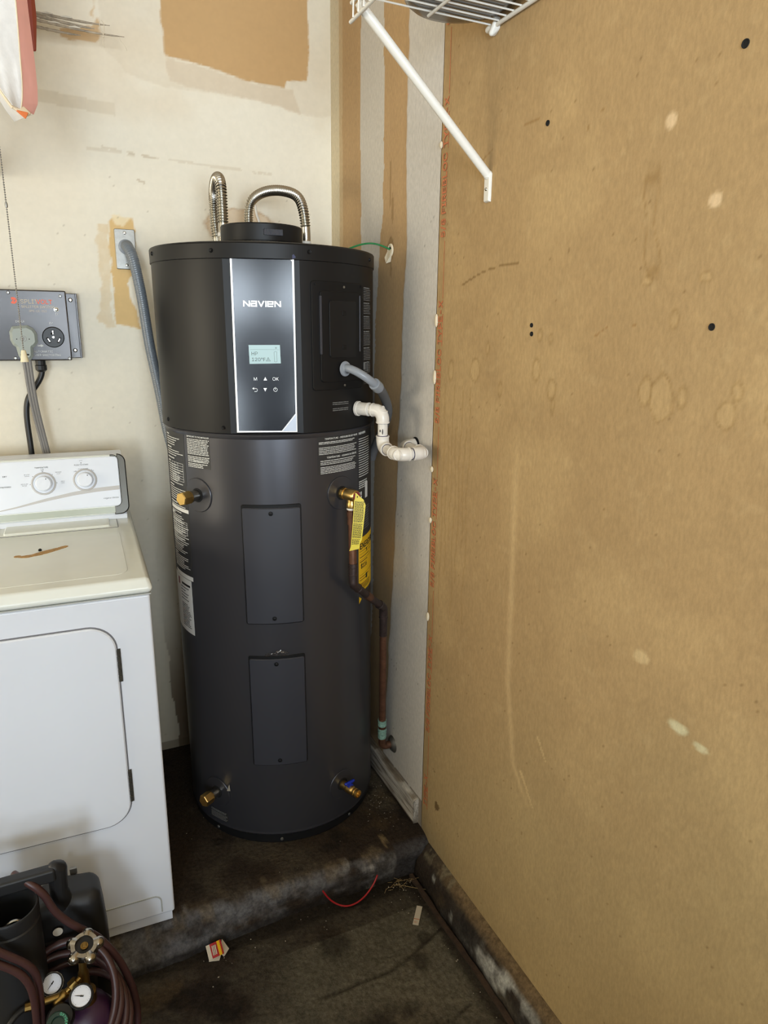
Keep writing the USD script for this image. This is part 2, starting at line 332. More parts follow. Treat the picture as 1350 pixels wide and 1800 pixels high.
YJ = -.735
def wall_right():
    root = thing('wall_right', 'brown and taped right wall', kind='structure')
    Y = -np.arange(0, .7351, .0045); Y[-1] = YJ + .001
    Z = np.r_[np.arange(0, 2.62, .0045), 2.75]
    y, z, f = grid(Y, Z)
    w = lambda s, a, sc=9: a * 2 * (fb(0 * z + s, z, sc, int(s * 10) + 30) - .5)
    c = np.tile(S(186, 154, 112), (len(y), 1))
    up = smoothstep(1.15, 1.9, z)
    c = lay(c, S(158, 136, 106), .55 * (1 - smoothstep(.6, 1.7, z)))  # lower paper darker: shade beside the heater put into the colour
    c *= 1 + .10 * (fb(y * 22, z, 2.2, 31)[:, None] - .5)
    c = lay(c, S(214, 200, 170), .95 * (y > -.074 + w(1, .004)))                       # paint lapped from the corner
    c = lay(c, S(206, 184, 146), .6 * (y > -.10 + w(1, .004)) * (y < -.07))
    lo = np.interp(z, [0, .25, .55, 1.0, 1.5, 1.8, 2.4], [-.30, -.30, -.355, -.36, -.36, -.405, -.40]) + w(2, .010, 14)
    c = lay(c, S(205, 199, 188), .95 * (y < -.245 + w(3, .006)) * (y > lo) * (z > .30 + .03 * (fb(y, z, 30, 32) - .5)))
    hi = np.interp(z, [0, .3, .8, 1.1, 1.5, 1.7, 2.0, 2.4], [-.45, -.47, -.515, -.53, -.545, -.565, -.548, -.55]) + w(4, .010, 12)
    c = lay(c, S(206, 201, 193), .97 * smoothstep(.004, -.004, y - hi))
    dirty = smoothstep(.06, 0, np.abs(y - hi - .03)) * smoothstep(1.2, .5, z); c = lay(c, S(112, 104, 84), .45 * dirty)
    c = lay(c, S(100, 92, 84), .6 * (fb(y, z, 110, 33, 2) > .875) * (y < hi))
    c = lay(c, S(104, 92, 78), .75 * (z < .085 + .012 * fb(y, z, 20, 34)))
    hole = np.hypot((y + .459) / .02, (z - 1.693) / .034); c = lay(c, S(140, 112, 74), .7 * (hole + .3 * (fb(y, z, 80, 35) - .5) < 1))
    for yy, zz, h in ((-.462, 1.645, .03), (-.452, 1.86, .06), (-.468, 1.80, .04)):
        c = lay(c, S(128, 98, 58), .45 * (np.hypot((y - yy) / .006, (z - zz) / h) + .5 * (fb(y, z, 60, 36) - .5) < 1))
    v = np.stack([.0012 * (fb(y, z, 5, 37) - .5) - .001 * smoothstep(.004, -.004, y - hi), y, z], 1)
    k = box(.004, .12, YJ, 0, 0, 2.75)
    obj('taped_drywall', [trimesh.Trimesh(v, f[:, ::-1], process=False), k], 'drywall_paper', root, paint=np.vstack([c, np.tile(PAPER, (len(k.vertices), 1))]))
    # the newer brown sheet
    Y = np.r_[YJ - .0005, YJ - np.arange(.004, 1.36, .0045), -2.4, -3.2, -4.2, -6.2]; Z = np.r_[np.arange(-.012, 2.62, .0045), 2.75]
    y, z, f = grid(Y, Z)
    c = np.tile(S(172, 143, 101), (len(y), 1))
    c *= 1 + .12 * (fb(y, z, 2.5, 41)[:, None] - .5) + .10 * (fb(y * 2, z, 14, 42)[:, None] - .5) + .10 * (fb(y * 1.5, z, 60, 142)[:, None] - .5)
    c = lay(c, S(206, 180, 134), .13 * smoothstep(.62, .78, fb(y, z, 38, 143)))
    c = lay(c, S(206, 176, 126), .28 * smoothstep(.5, .75, fb(y, z, 5, 43)))
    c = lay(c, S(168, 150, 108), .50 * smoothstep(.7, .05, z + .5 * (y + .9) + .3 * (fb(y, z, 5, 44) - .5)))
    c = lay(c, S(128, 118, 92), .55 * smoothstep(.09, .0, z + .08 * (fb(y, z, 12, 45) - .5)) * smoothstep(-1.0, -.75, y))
    R = np.random.default_rng(3)
    stains = [(-.931, 1.39, .019, .026), (-1.16, 1.404, .012, .022), (-1.213, 1.368, .014, .02), (-1.22, 1.338, .005, .014), (-1.49, 1.378, .027, .036), (-1.455, 1.385, .014, .024), (-1.533, 1.382, .010, .018), (-1.617, 1.363, .015, .020), (-1.63, 1.40, .008, .013), (-1.69, 1.372, .012, .014), (-.822, 1.382, .010, .026), (-1.036, 1.353, .007, .016), (-.98, 1.44, .006, .012), (-1.165, 1.47, .007, .011), (-1.20, 1.465, .005, .008), (-1.435, 1.56, .012, .008), (-1.50, 1.5, .008, .014), (-1.55, 1.56, .011, .007)]
    for k_, (a, b, r1, r2) in enumerate(stains):
        d = np.hypot((y - a) / r1, (z - b) / r2) + .7 * (fb(y, z, 45, 46 + k_ % 3) - .5)
        c = lay(c, S(196, 166, 118), .35 * (d < 1)); c = lay(c, S(134, 104, 58), .42 * np.exp(-((d - 1) / (.0022 / r1)) ** 2))
    drip = np.abs(y + 1.452 - .028 * np.sin((z - 1.55) * 10)) / (.012 + .004 * np.sin(z * 60)); dd = np.maximum(drip, np.abs(z - 1.645) / .075) + .4 * (fb(y, z, 40, 47) - .5)
    c = lay(c, S(140, 108, 62), .5 * np.exp(-((dd - 1) / .14) ** 2))
    # pale rubbed streak, scratches, specks
    yc = np.interp(z, [.42, .5, .7, 1.1, 1.3], [-1.24, -1.17, -1.13, -1.115, -1.11]); c = lay(c, S(214, 184, 136), .42 * np.exp(-((y - yc) / .010) ** 2) * smoothstep(1.32, 1.1, z) * smoothstep(.40, .48, z))
    for y0, z0, y1, z1, w_, co in ((-.86, 1.58, -1.08, 1.61, .0022, (120, 92, 52)), (-.80, .25, -.95, .13, .002, (110, 92, 60)), (-1.12, 1.87, -.92, 1.83, .002, (150, 116, 70)), (-1.26, 1.82, -1.30, 1.84, .003, (150, 116, 70)), (-1.2, .5, -1.55, .05, .004, (204, 176, 128)), (-1.25, .62, -1.6, .12, .003, (204, 176, 128)), (-1.32, 1.47, -1.42, 1.49, .002, (150, 112, 66))):
        s = ((y - y0) * (y1 - y0) + (z - z0) * (z1 - z0)) / ((y1 - y0) ** 2 + (z1 - z0) ** 2); q = np.hypot(y - y0 - s * (y1 - y0), z - z0 - s * (z1 - z0) - .012 * np.sin(s * 3))
        c = lay(c, S(*co), .7 * (q < w_) * (s > 0) * (s < 1))
    c = lay(c, S(206, 198, 160), .9 * smoothstep(.85 + .22, .85 - .22, np.hypot((y + 1.605) / .024, (z - .845) / .013) + .7 * (fb(y, z, 40, 48) - .5)))
    c = lay(c, S(206, 198, 160), .8 * smoothstep(.8 + .22, .8 - .22, np.hypot((y + 1.655) / .018, (z - .835) / .008) + .7 * (fb(y, z, 40, 49) - .5)))
    c = lay(c, S(206, 180, 134), .8 * smoothstep(.8 + .22, .8 - .22, np.hypot((y + 1.515) / .02, (z - .93) / .014) + .9 * (fb(y, z, 40, 50) - .5)))
    for a, b, r1, r2 in ((-1.45, 1.79, .012, .014), (-1.55, 1.665, .014, .012)): c = lay(c, S(224, 196, 156), .75 * smoothstep(.85 + .22, .85 - .22, np.hypot((y - a) / r1, (z - b) / r2) + .6 * (fb(y, z, 60, 51) - .5)))
    c = lay(c, S(92, 70, 40), .8 * (np.hypot((y + .83) / .016, (z - .145) / .02) + 1.6 * (fb(y, z, 90, 52) - .5) < .75))
    c = lay(c, S(120, 92, 54), .55 * (fb(y, z, 150, 53, 2) > .885))
    for k_ in range(7):
        yy = -.80 - .02 * k_; c = lay(c, S(150, 118, 70), .35 * (np.abs(y - yy - .004 * np.sin(z * 25 + k_)) < .0024) * (z > .75 + .1 * (k_ % 3)) * (z < 1.35 - .1 * (k_ % 2)))
    v = np.stack([-.004 + .0012 * (fb(y, z, 3, 54) - .5) + .0035 * smoothstep(.05, 0, YJ - y), y, z], 1)
    k = box(.0045, .12, -6.2, YJ - .0035, -.012, 2.75)
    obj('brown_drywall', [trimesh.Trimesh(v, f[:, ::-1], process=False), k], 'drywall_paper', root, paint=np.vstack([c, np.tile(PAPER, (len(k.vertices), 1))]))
    # printing along the edge of the sheet
    tx = []
    for k_ in range(-1, 6):
        z0 = -.105 + .449 * k_; tx.append(text('5/8 FIREBLOC', .0200, (-.0035, -.770, z0), (0, 0, 1), (0, 1, 0), .0003, True)); e = tx[-1].bounds[1][2]
        tx.append(text('TYPE-X', .0200, (-.0035, -.770, e + .010), (0, 0, 1), (0, 1, 0), .0003, True)); e2 = tx[-1].bounds[1][2]
        tx += [box(-.0040, -.0036, -.7705, -.7692, e2 + .004, z0 + .449 - .006), box(-.0040, -.0036, -.7735, -.7720, e + .008, e + .085)]
    tx = trimesh.util.concatenate([t for t in tx if t.bounds[0][2] > -.012])
    vv = np.array(tx.vertices); vv[:, 0] -= .0006; tx = trimesh.Trimesh(vv, tx.faces, process=False)
    obj('edge_print', tx, 'red_print', root, smooth=False, label='faded red printing along the sheet edge')
    for yy, zz, r in ((-1.568, 1.856, .0046), (-1.146, 1.855, .0040), (-1.136, 1.490, .0034), (-1.138, 1.473, .0036), (-1.572, 1.489, .0042)):
        obj('nail_hole', lathe([(0, .0002), (r * .8, .0002), (r, -.0006), (r * 1.25, -.0008), (r * 1.3, .0006)], (-.005, yy, zz), (1, 0, 0), 18), 'dark_hole', root)
    # blobs of joint compound on the joint
    for yy, zz, h in ((-.741, 1.50, .016), (-.741, 1.36, .018), (-.742, .70, .013), (-.739, 1.90, .008), (-.74, 1.12, .008), (-.741, .98, .008)):
        b_ = ball((0, 0, 0), 1, 2); b_.apply_transform(np.diag([.004, .006, h, 1])); b_.apply_translation([-.004, yy, zz]); obj('compound_blob', b_, 'torn_paper', root)
    hm = lathe([(.004, .006), (.010, .0), (.013, -.003), (.017, -.001), (.018, .002)], (-.001, -.459, 1.69), (1, 0, 0), 18)
    obj('torn_hole', hm, 'torn_paper', root); obj('hole_shadow', cyl((-.0012, -.459, 1.69), (-.0022, -.459, 1.69), .0085), 'dark_hole', root)
    fl = trimesh.Trimesh([[0, -.474, 1.70], [-.008, -.47, 1.672], [-.012, -.455, 1.655], [-.010, -.44, 1.672], [-.003, -.447, 1.69], [.002, -.46, 1.66]], [[0, 1, 4], [1, 2, 4], [2, 3, 4], [0, 5, 1], [1, 5, 2], [2, 5, 3]], process=False)
    obj('torn_flap', fl, 'torn_paper', root, smooth=False)
wall_right()

def baseboard():
    Y = -np.linspace(0, .714, 220); prof = [(0, .088), (-.006, .086), (-.015, .083), (-.0175, .078)] + [(-.018, q) for q in np.linspace(.072, .003, 16)] + [(0, .002)]
    n, k = len(Y), len(prof); P = np.array(prof); v = np.zeros((n, k, 3))
    v[:, :, 0] = P[None, :, 0] + .0015 * (fb(Y[:, None] + 0 * P[None, :, 0], P[None, :, 1] + 0 * Y[:, None], 40, 60) - .5) * (P[None, :, 0] < -.001); v[:, :, 1] = Y[:, None]
    v[:, :, 2] = P[None, :, 1] + .006 * (fb(Y * 1.0, 0 * Y, 30, 61)[:, None] - .5) * (P[None, :, 1] > .05)
    x, y, f = grid(np.arange(n), np.arange(k)); v = v.reshape(-1, 3)
    e = (n - 1) * k; f = np.vstack([f, [[e, e + j, e + j + 1] for j in range(1, k - 1)]])
    c = np.tile(S(196, 190, 180), (len(v), 1)); c = lay(c, S(118, 102, 84), .75 * smoothstep(.46, .62, fb(v[:, 1] * .3, v[:, 2] * 5, 30, 62))); c = lay(c, S(84, 70, 54), .7 * (v[:, 2] < .012))
    c = lay(c, S(96, 80, 60), .8 * (v[:, 2] > .08) * smoothstep(.4, .55, fb(v[:, 1], v[:, 2] * 2, 16, 63)))
    obj('baseboard_right', trimesh.Trimesh(v, f, process=False), 'old_white_wood', kind='structure', label='peeling white wooden baseboard', paint=c)
baseboard()

def concrete(a, b, base=(74, 66, 56)):
    c = np.tile(S(*base), (len(a), 1))
    c = lay(c, S(96, 88, 74), .8 * smoothstep(.5, .72, fb(a, b, 4, 70))); c = lay(c, S(52, 42, 34), .85 * smoothstep(.5, .68, fb(a, b, 5.5, 71)))
    c = lay(c, S(98, 80, 54), .45 * smoothstep(.58, .72, fb(a, b, 9, 72))); c = lay(c, S(30, 25, 22), .7 * smoothstep(.62, .75, fb(a, b, 12, 73)))
    return c * .78
def floor():
    X = np.r_[-4.6, -3.2, -2.2, -1.6, np.arange(-1.3, -.03, .005), .0]; Y = np.r_[np.arange(-.74, -1.75, -.005), -2.2, -3, -4.5, -6.2][::-1]
    x, y, f = grid(X, Y)
    c = concrete(x, y, (78, 72, 62)); c = lay(c, S(112, 108, 94), .5 * smoothstep(.48, .65, fb(x, y, 3, 74)) * (y < -.9))
    lines = [((-.25, -1.06), (-.03, -.98)), ((-.43, -1.27), (-.12, -1.22)), ((-.45, -1.05), (-.25, -1.06)), ((-.6, -1.35), (-.43, -1.27))]; crack = np.zeros(len(x))
    for (x0, y0), (x1, y1) in lines:
        s = np.clip(((x - x0) * (x1 - x0) + (y - y0) * (y1 - y0)) / ((x1 - x0) ** 2 + (y1 - y0) ** 2), 0, 1)
        d = np.hypot(x - x0 - s * (x1 - x0) + .02 * (fb(x, y, 12, 75) - .5), y - y0 - s * (y1 - y0) + .02 * (fb(x, y, 12, 76) - .5)); crack = np.maximum(crack, np.exp(-(d / .005) ** 2))
    c = lay(c, S(34, 28, 24), .75 * crack)
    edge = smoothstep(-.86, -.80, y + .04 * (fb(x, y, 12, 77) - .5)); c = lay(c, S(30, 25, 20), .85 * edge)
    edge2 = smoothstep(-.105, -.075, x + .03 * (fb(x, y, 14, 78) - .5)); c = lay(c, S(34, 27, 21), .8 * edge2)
    for a_, b_, r in ((-.17, -1.06, .03), (-.36, -.92, .05), (-.13, -1.0, .02)): c = lay(c, S(36, 31, 26), .6 * smoothstep(1.2, .6, np.hypot(x - a_, y - b_) / r + .8 * (fb(x, y, 20, 79) - .5)))
    z = -.11 + .002 * (fb(x, y, 8, 80) - .5) - .003 * crack - .004 * smoothstep(-.835, -.81, y)
    k = box(-4.6, .1, -6.2, .1, -.25, -.118)
    obj('floor', [trimesh.Trimesh(np.stack([x, y, z], 1), f, process=False), k], 'stained_concrete', kind='structure', label='stained dark concrete garage floor', paint=np.vstack([c, np.tile(S(70, 64, 56), (len(k.vertices), 1))]))
floor()
def pad():
    X = np.r_[-4.6, -3, -2, -1.5, np.arange(-1.25, .0001, .006)]; X[-1] = 0
    top = [(t, 0) for t in np.r_[np.linspace(.01, -.70, 110)]]
    side = [(-.726, -.0008), (-.746, -.002), (-.762, -.005), (-.774, -.011), (-.781, -.021), (-.784, -.034), (-.785, -.05), (-.785, -.07), (-.786, -.085), (-.787, -.1), (-.788, -.125)]
    P = np.array(top + side); n, k = len(X), len(P)
    i, j, f = grid(np.arange(n), np.arange(k)); i = i.astype(int); j = j.astype(int)
    x, y, z = X[i], P[j, 0].copy(), P[j, 1].copy()
    sh = np.interp(x, [-1.3, -.67, -.3, -.04], [.02, .012, -.002, -.012]) * smoothstep(-.6, -.75, y) * smoothstep(-.11, -.02, z)
    lo = np.interp(x, [-.8, -.45, -.1], [-.016, .008, .01]) * smoothstep(-.04, -.1, z)
    y = y + sh + lo + (.012 * (fb(x, z, 18, 81) - .5) + .007 * (fb(x, z * 2, 60, 181) - .5)) * (y < -.74); z = z + .004 * (fb(x, y, 14, 82) - .5) * (y > -.74) + .006 * (fb(x, y, 25, 83) - .5) * (y < -.70) * (z > -.05)
    z = np.where(P[j, 0] > -.66, np.minimum(z, .0), z)
    c = concrete(x, y + z * 2, (64, 53, 42)); c = lay(c, S(104, 103, 104), .9 * smoothstep(-.766, -.780, P[j, 0]) * smoothstep(.30, .52, fb(x, z * 2, 12, 84))); c = lay(c, S(112, 98, 76), .5 * (P[j, 0] < -.745) * (P[j, 0] > -.785) * smoothstep(.52, .66, fb(x, y, 26, 184))); c = lay(c, S(44, 40, 38), .6 * (P[j, 0] < -.77) * smoothstep(.54, .68, fb(x, z * 1.5, 22, 185)))
    c = lay(c, S(176, 172, 166), .75 * (P[j, 0] < -.755) * smoothstep(.60, .70, fb(x, z * .6, 26, 85)) * np.maximum(smoothstep(.10, .03, np.abs(x + .2)), .3 * (fb(x, z, 6, 86) > .5)))
    c = lay(c, S(40, 33, 28), .5 * smoothstep(-.35, -.6, x) * (P[j, 0] > -.75) * fb(x, y, 7, 87)); c = lay(c, S(26, 22, 19), .7 * (P[j, 1] < -.095))
    c = lay(c, S(60, 58, 60), .8 * (P[j, 0] < -.76) * (x > -.115)); c = lay(c, S(150, 128, 92), .6 * (np.hypot((x + .13) / .02, (y + .745) / .018) + .8 * (fb(x, y, 40, 88) - .5) < .8))
    obj('concrete_pad', [trimesh.Trimesh(np.stack([x, y, z], 1), f[:, ::-1], process=False)], 'stained_concrete', kind='structure', label='raised concrete pad under the heater and dryer', paint=c)
pad()
def curb():
    Y = np.r_[np.arange(-.738, -1.9, -.006), -2.3, -3, -4.5, -6.2]
    P = np.array([(.02, -.010), (.0, -.012), (-.004, -.013), (-.010, -.0155), (-.018, -.021), (-.027, -.030), (-.035, -.039), (-.041, -.048), (-.045, -.058), (-.0465, -.07), (-.048, -.085), (-.050, -.1), (-.052, -.125)])
    i, j, f = grid(np.arange(len(Y)), np.arange(len(P))); i, j = i.astype(int), j.astype(int)
    y = Y[i]; q = P[j]; m = (j > 1)
    x = q[:, 0] + .010 * (fb(y, q[:, 1], 16, 90) - .5) * m; z = q[:, 1] + .008 * (fb(y, q[:, 0], 18, 91) - .5) * (j > 2) * (j < 11)
    taper = smoothstep(-.80, -.75, y); x = x + .012 * taper * m
    s = np.arange(len(P))[j] / 12.
    c = concrete(y, q[:, 1] + q[:, 0], (66, 62, 58)); c = lay(c, S(118, 98, 70), .8 * smoothstep(.52, .35, s) * smoothstep(-.78, -1.0, y)); c = lay(c, S(112, 104, 84), .6 * (s < .5) * (fb(y, s * .05, 40, 92) > .55) * (y > -1.0))
    c = lay(c, S(186, 186, 180), .75 * smoothstep(.50, .62, fb(y, s * .2, 14, 93)) * (s > .42) * (s < .85) * np.exp(-((y + 1.22) / .16) ** 2)); c = lay(c, S(170, 170, 162), .6 * smoothstep(.6, .7, fb(y, s * .2, 26, 94)) * (s > .45) * (y > -1.05))
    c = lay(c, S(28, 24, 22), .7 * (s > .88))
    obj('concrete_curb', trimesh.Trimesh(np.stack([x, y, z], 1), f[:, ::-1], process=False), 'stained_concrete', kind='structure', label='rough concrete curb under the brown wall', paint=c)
    Y = np.arange(-.79, -2.0, -.01); pts = lambda o: np.stack([-.0605 + .003 * np.sin(Y * 9) + .003 * (fb(Y, 0 * Y, 30, 95) - .5), Y, -.112 + .010 * (fb(Y, 0 * Y, 18, 96) - .3)], 1)
    p = pts(0); w, h = .0055, .009; v = np.concatenate([p + [-w, 0, -h], p + [-w, 0, h], p + [w, 0, h], p + [w, 0, -h]]); n = len(Y); k = np.arange(n - 1); ff = []
    for a in range(4):
        b = (a + 1) % 4; ff += [np.stack([a * n + k, a * n + k + 1, b * n + k + 1], 1), np.stack([a * n + k, b * n + k + 1, b * n + k], 1)]
    obj('trim_1', trimesh.Trimesh(v, np.vstack(ff), process=False), 'fibre_strip', kind='structure', smooth=False, label='dark fibre expansion strip between floor and curb')
curb()
# parts of the garage outside the picture: ceiling, left and front walls with unseen openings placed for the daylight
obj('ceiling', box(-3.6, .1, -6.2, .1, 2.75, 2.85), 'shell_paint', kind='structure')
obj('wall_left', [box(-3.7, -3.6, -6.2, -1.6, -.11, 2.75), box(-3.7, -3.6, -.3, .1, -.11, 2.75), box(-3.7, -3.6, -1.6, -.3, 1.85, 2.75), box(-3.7, -3.6, -1.6, -.3, -.11, 1.05)], 'shell_paint', kind='structure')
obj('wall_front', [box(-3.6, -3.4, -6.3, -6.2, -.11, 2.75), box(-.2, .1, -6.3, -6.2, -.11, 2.75), box(-3.4, -.2, -6.3, -6.2, 2.07, 2.75)], 'shell_paint', kind='structure')
mat('cardboard', (150, 118, 82), .85, var=.1, vscale=6)
stacked = thing('storage_boxes', 'row of cardboard boxes on the garage floor behind the camera', kind='structure')
for k, (x0, x1, h) in enumerate(((-3.5, -2.9, .84), (-2.85, -2.05, .88), (-1.55, -.95, .86), (-.90, -.15, .90))): obj('carton', box(x0, x1, -3.95, -3.35, -.11, h, .006), 'cardboard', stacked)  # out of view, placed to keep daylight off the lower scene

# ------------------------------------------------------------------ the water heater
HX, HY, RT, RH = -.3205, -.3525, .292, .2985
def lean(m):
    m = cat_(m); v = np.array(m.vertices); v[:, 0] += HX - .0067 * v[:, 2]; v[:, 1] += HY + .0019 * v[:, 2]
    return trimesh.Trimesh(v, m.faces, process=False)
def HP(th, z, r):
    t = math.radians(th); return np.array([HX - .0067 * z + r * math.cos(t), HY + .0019 * z + r * math.sin(t), z])
def HD(th): t = math.radians(th); return np.array([math.cos(t), math.sin(t), 0])
def wrap(m, th, r, edge=.02):
    """a flat mesh (x along the curve, y up, z out) bent round the heater: x = 0 at angle th"""
    m = cat_(m)
    if edge: m = dense(m, edge)
    v = np.array(m.vertices); t = math.radians(th) + v[:, 0] / r; q = r + v[:, 2]
    return lean(trimesh.Trimesh(np.stack([q * np.cos(t), q * np.sin(t), v[:, 1]], 1), m.faces, process=False))
def aw(th0, th1, r): return math.radians(th1 - th0) * r
def bars(w, rows, seed, indent=.0, wmin=.004, wmax=.02, t=.0004, fill=.75, last=.6):
    """small print too fine to read: rows of word-length strokes. rows: (y, height, length share)"""
    R = np.random.default_rng(seed); out = []
    for y, h, share in rows:
        x = indent
        while x < w * share - wmin:
            L = min(R.uniform(wmin, wmax), w * share - x); out.append(sbox(x, y - h, x + L, y)); x += L + h * .7
    return cat_(*[box(*(g.bounds[0], g.bounds[2]), g.bounds[1], g.bounds[3], 0, t) for g in out])
def para(y0, n, pitch, h, seed, lo=.8):
    R = np.random.default_rng(seed); return [(y0 - k * pitch, h, R.uniform(lo, 1.0)) for k in range(n)]

heater = thing('water_heater', 'tall dark grey water heater with black head, glossy control panel and lit display', 'water heater', (HX, HY, 0))
def build_heater():
    H = heater
    prof = [(0, .03), (.286, .03), (.291, .033), (.2935, .037), (.2935, .041), (RT, .046), (RT, 1.205), (.2945, 1.209), (.2955, 1.214), (.293, 1.219), (.28, 1.223), (0, 1.223)]
    obj('tank', lean(lathe(prof, n=180)), 'tank_grey', H, smooth=30)
    obj('base_ring', lean(lathe([(0, 0), (.283, 0), (.286, .004), (.286, .031), (0, .031)], n=120)), 'casing_black', H)
    for th in (-108, -62, -150): obj('base_bolt', cyl(HP(th, .014, .285), HP(th, .014, .2885), .005, 12, .001), 'dull_steel', H)
    # head: round casing with a flat front
    n = unit(HD(-107.4)); u = np.array([-n[1], n[0], 0]); th = np.linspace(0, 2 * np.pi, 181)[:-1]
    circ = Polygon(np.c_[RH * np.cos(th), RH * np.sin(th)])
    cut = lambda d: Polygon([n[:2] * d + u[:2] * .5, n[:2] * d - u[:2] * .5, n[:2] * 2 - u[:2] * .5, n[:2] * 2 + u[:2] * .5])
    sec = circ.difference(cut(.2845)); m = ext(sec, .414); m.apply_translation([0, 0, 1.2205])
    obj('casing', lean(m), 'casing_black', H, smooth=12)
    obj('casing_skirt', lean(lathe([(.2, 1.2185), (.2965, 1.2185), (.2988, 1.2205), (.28, 1.2225)], n=160)), 'casing_dark', H)
    obj('lid', lean(lathe([(0, 1.634), (.2985, 1.634), (.3012, 1.6355), (.3012, 1.668), (.2995, 1.6715), (.295, 1.6735), (.27, 1.676), (0, 1.679)], n=160)), 'casing_black', H, smooth=25)
    for th_, z, r in ((-129.9, 1.652, .3012), (-85.1, 1.654, .3012), (-174.9, 1.656, .3012), (-40.3, 1.654, .3012), (-128.7, 1.234, RH), (-169.7, 1.239, RH)):
        obj('screw', lathe([(0, .0035), (.0025, .0035), (.0030, .0015), (.0048, .0022), (.0055, 0)], HP(th_, z, r - .0005), HD(th_), 16), 'casing_dark', H)
    # filter cap on top
    c = (HX - .0112 - .0185, HY - .045, 0)
    cap = lathe([(.104, 1.674), (.106, 1.682), (.103, 1.684), (.103, 1.690), (.107, 1.692), (.107, 1.730), (.105, 1.733), (.09, 1.735), (0, 1.736)], (c[0], c[1], 0), n=90)
    fc = obj('filter_cap', cap, 'casing_black', H, smooth=30)
    obj('cap_latch', [box(c[0] - .024, c[0] + .024, c[1] - .1105, c[1] - .10, 1.703, 1.718, .001)] + [box(c[0] - .022 + k * .0044, c[0] - .0203 + k * .0044, c[1] - .1118, c[1] - .105, 1.704, 1.717) for k in range(11)], 'cover_grey', fc)
    obj('cap_seal', lathe([(.1025, 1.6835), (.1045, 1.687), (.1025, 1.6905)], (c[0], c[1], 0), n=60), 'dull_steel', fc)
    # control panel on the flat
    o = lambda a, z, d=.2845: np.array([HX - .0067 * 1.43, HY + .0019 * 1.43, z]) + n * d + u * a
    pl = lambda poly, t, d, b=.0: frame(o(0, 0, d), u, (0, 0, 1), bevel_plate(poly, t, b) if b else ext(poly, t))
    outer = Polygon([(-.0735, 1.6405), (.0765, 1.6405), (.0765, 1.2235), (-.0735, 1.2235)])
    cp = obj('control_panel', pl(outer, .006, .2845, .001), 'film_white', H, smooth=False, label='white rimmed control panel')
    glass = Polygon([(-.0685, 1.6350), (.0670, 1.6350), (.0712, 1.6305), (.0722, 1.271), (.0375, 1.2280), (-.0685, 1.2280)])
    obj('glass', pl(glass, .0016, .2897), 'panel_glass', cp, smooth=False)
    obj('film_corner', pl(Polygon([(.0738, 1.268), (.0738, 1.2265), (.040, 1.2265)]), .0012, .2898), 'film_haze', cp, smooth=False)
    obj('tape_tab', pl(Polygon([(.068, 1.6425), (.076, 1.647), (.081, 1.640), (.073, 1.6355)]), .0012, .2908), 'blue_tape', cp, smooth=False)
    from shapely.geometry import LineString
    hh, sw_ = .0142, .0034; yb, yt = sw_ / 2, hh - sw_ / 2; ym = hh / 2
    def st(*ls): return shapely.union_all([LineString(l).buffer(sw_ / 2, cap_style='flat', join_style='mitre') for l in ls])
    LN = lambda w_: st([(sw_ / 2, 0), (sw_ / 2, hh)], [(w_ - sw_ / 2, 0), (w_ - sw_ / 2, hh)], [(sw_ * .6, hh - .001), (w_ - sw_ * .6, .001)])
    LA = lambda w_: st([(.001, yt), (w_ - sw_ / 2, yt), (w_ - sw_ / 2, 0)], [(w_ - sw_, yb), (sw_ / 2, yb), (sw_ / 2, ym + .0006), (w_ - sw_, ym + .0006)])
    LE = lambda w_: st([(w_ - .001, yb), (sw_ / 2, yb), (sw_ / 2, yt), (w_ - sw_ / 2, yt), (w_ - sw_ / 2, ym), (sw_, ym)])
    LV = lambda w_: st([(sw_ * .45, hh), (w_ / 2, .0012), (w_ - sw_ * .45, hh)]).intersection(sbox(0, 0, w_, hh))
    LI = lambda w_: sbox(0, 0, sw_, hh)
    def logo(h0, k0):
        out, x = [], 0
        for f_, w_ in ((LN, .0162), (LA, .0150), (LV, .0158), (LI, .0034), (LE, .0150), (LN, .0162)): out.append(shapely.affinity.translate(f_(w_), x, 0)); x += w_ + .0013
        u_ = shapely.union_all(out); return shapely.affinity.scale(u_, k0, h0 / hh, origin=(0, 0))
    g = ext(logo(.0140, .0912 / .0892), .0004); g.apply_translation([-.0465, 1.526, 0]); obj('logo_print', frame(o(0, 0, .2914), u, (0, 0, 1), g), 'film_white', cp, smooth=False)
    ds = obj('display', pl(Polygon([(-.0372, 1.4368), (.0382, 1.4375), (.0392, 1.3935), (-.0362, 1.392)]), .0012, .2906), 'lcd', cp, smooth=False)
    T = lambda s, h, a, z, b=False: text(s, h, o(a, z, .2919), u, (0, 0, 1), .0002, b)
    B = lambda a0, a1, z0, z1: pl(sbox(a0, z0, a1, z1), .0002, .2919)
    tri = Polygon([(.0035, 1.3985), (.0145, 1.3985), (.009, 1.4085)]); rr = rrect(.0235, .0305, 1.3970, 1.4215, .0015)
    ink = [T('HP', .0085, -.0315, 1.4125), T('120°F', .0085, -.0315, 1.3985), B(-.034, .036, 1.4258, 1.4262), pl(tri.difference(tri.buffer(-.0008)), .0002, .2919), pl(rr.difference(rr.buffer(-.0006)), .0002, .2919), B(.0085, .0095, 1.4005, 1.4045)]
    ink += [B(.0265, .0305, 1.4285 + k * .0012, 1.4290 + k * .0012) for k in range(4)]
    obj('display_ink', ink, 'lcd_ink', ds, smooth=False)
    tp = lambda a, z, s: pl(Polygon([(a - .0045, z - .004 * s), (a + .0045, z - .004 * s), (a, z + .005 * s)]), .0003, .2913)
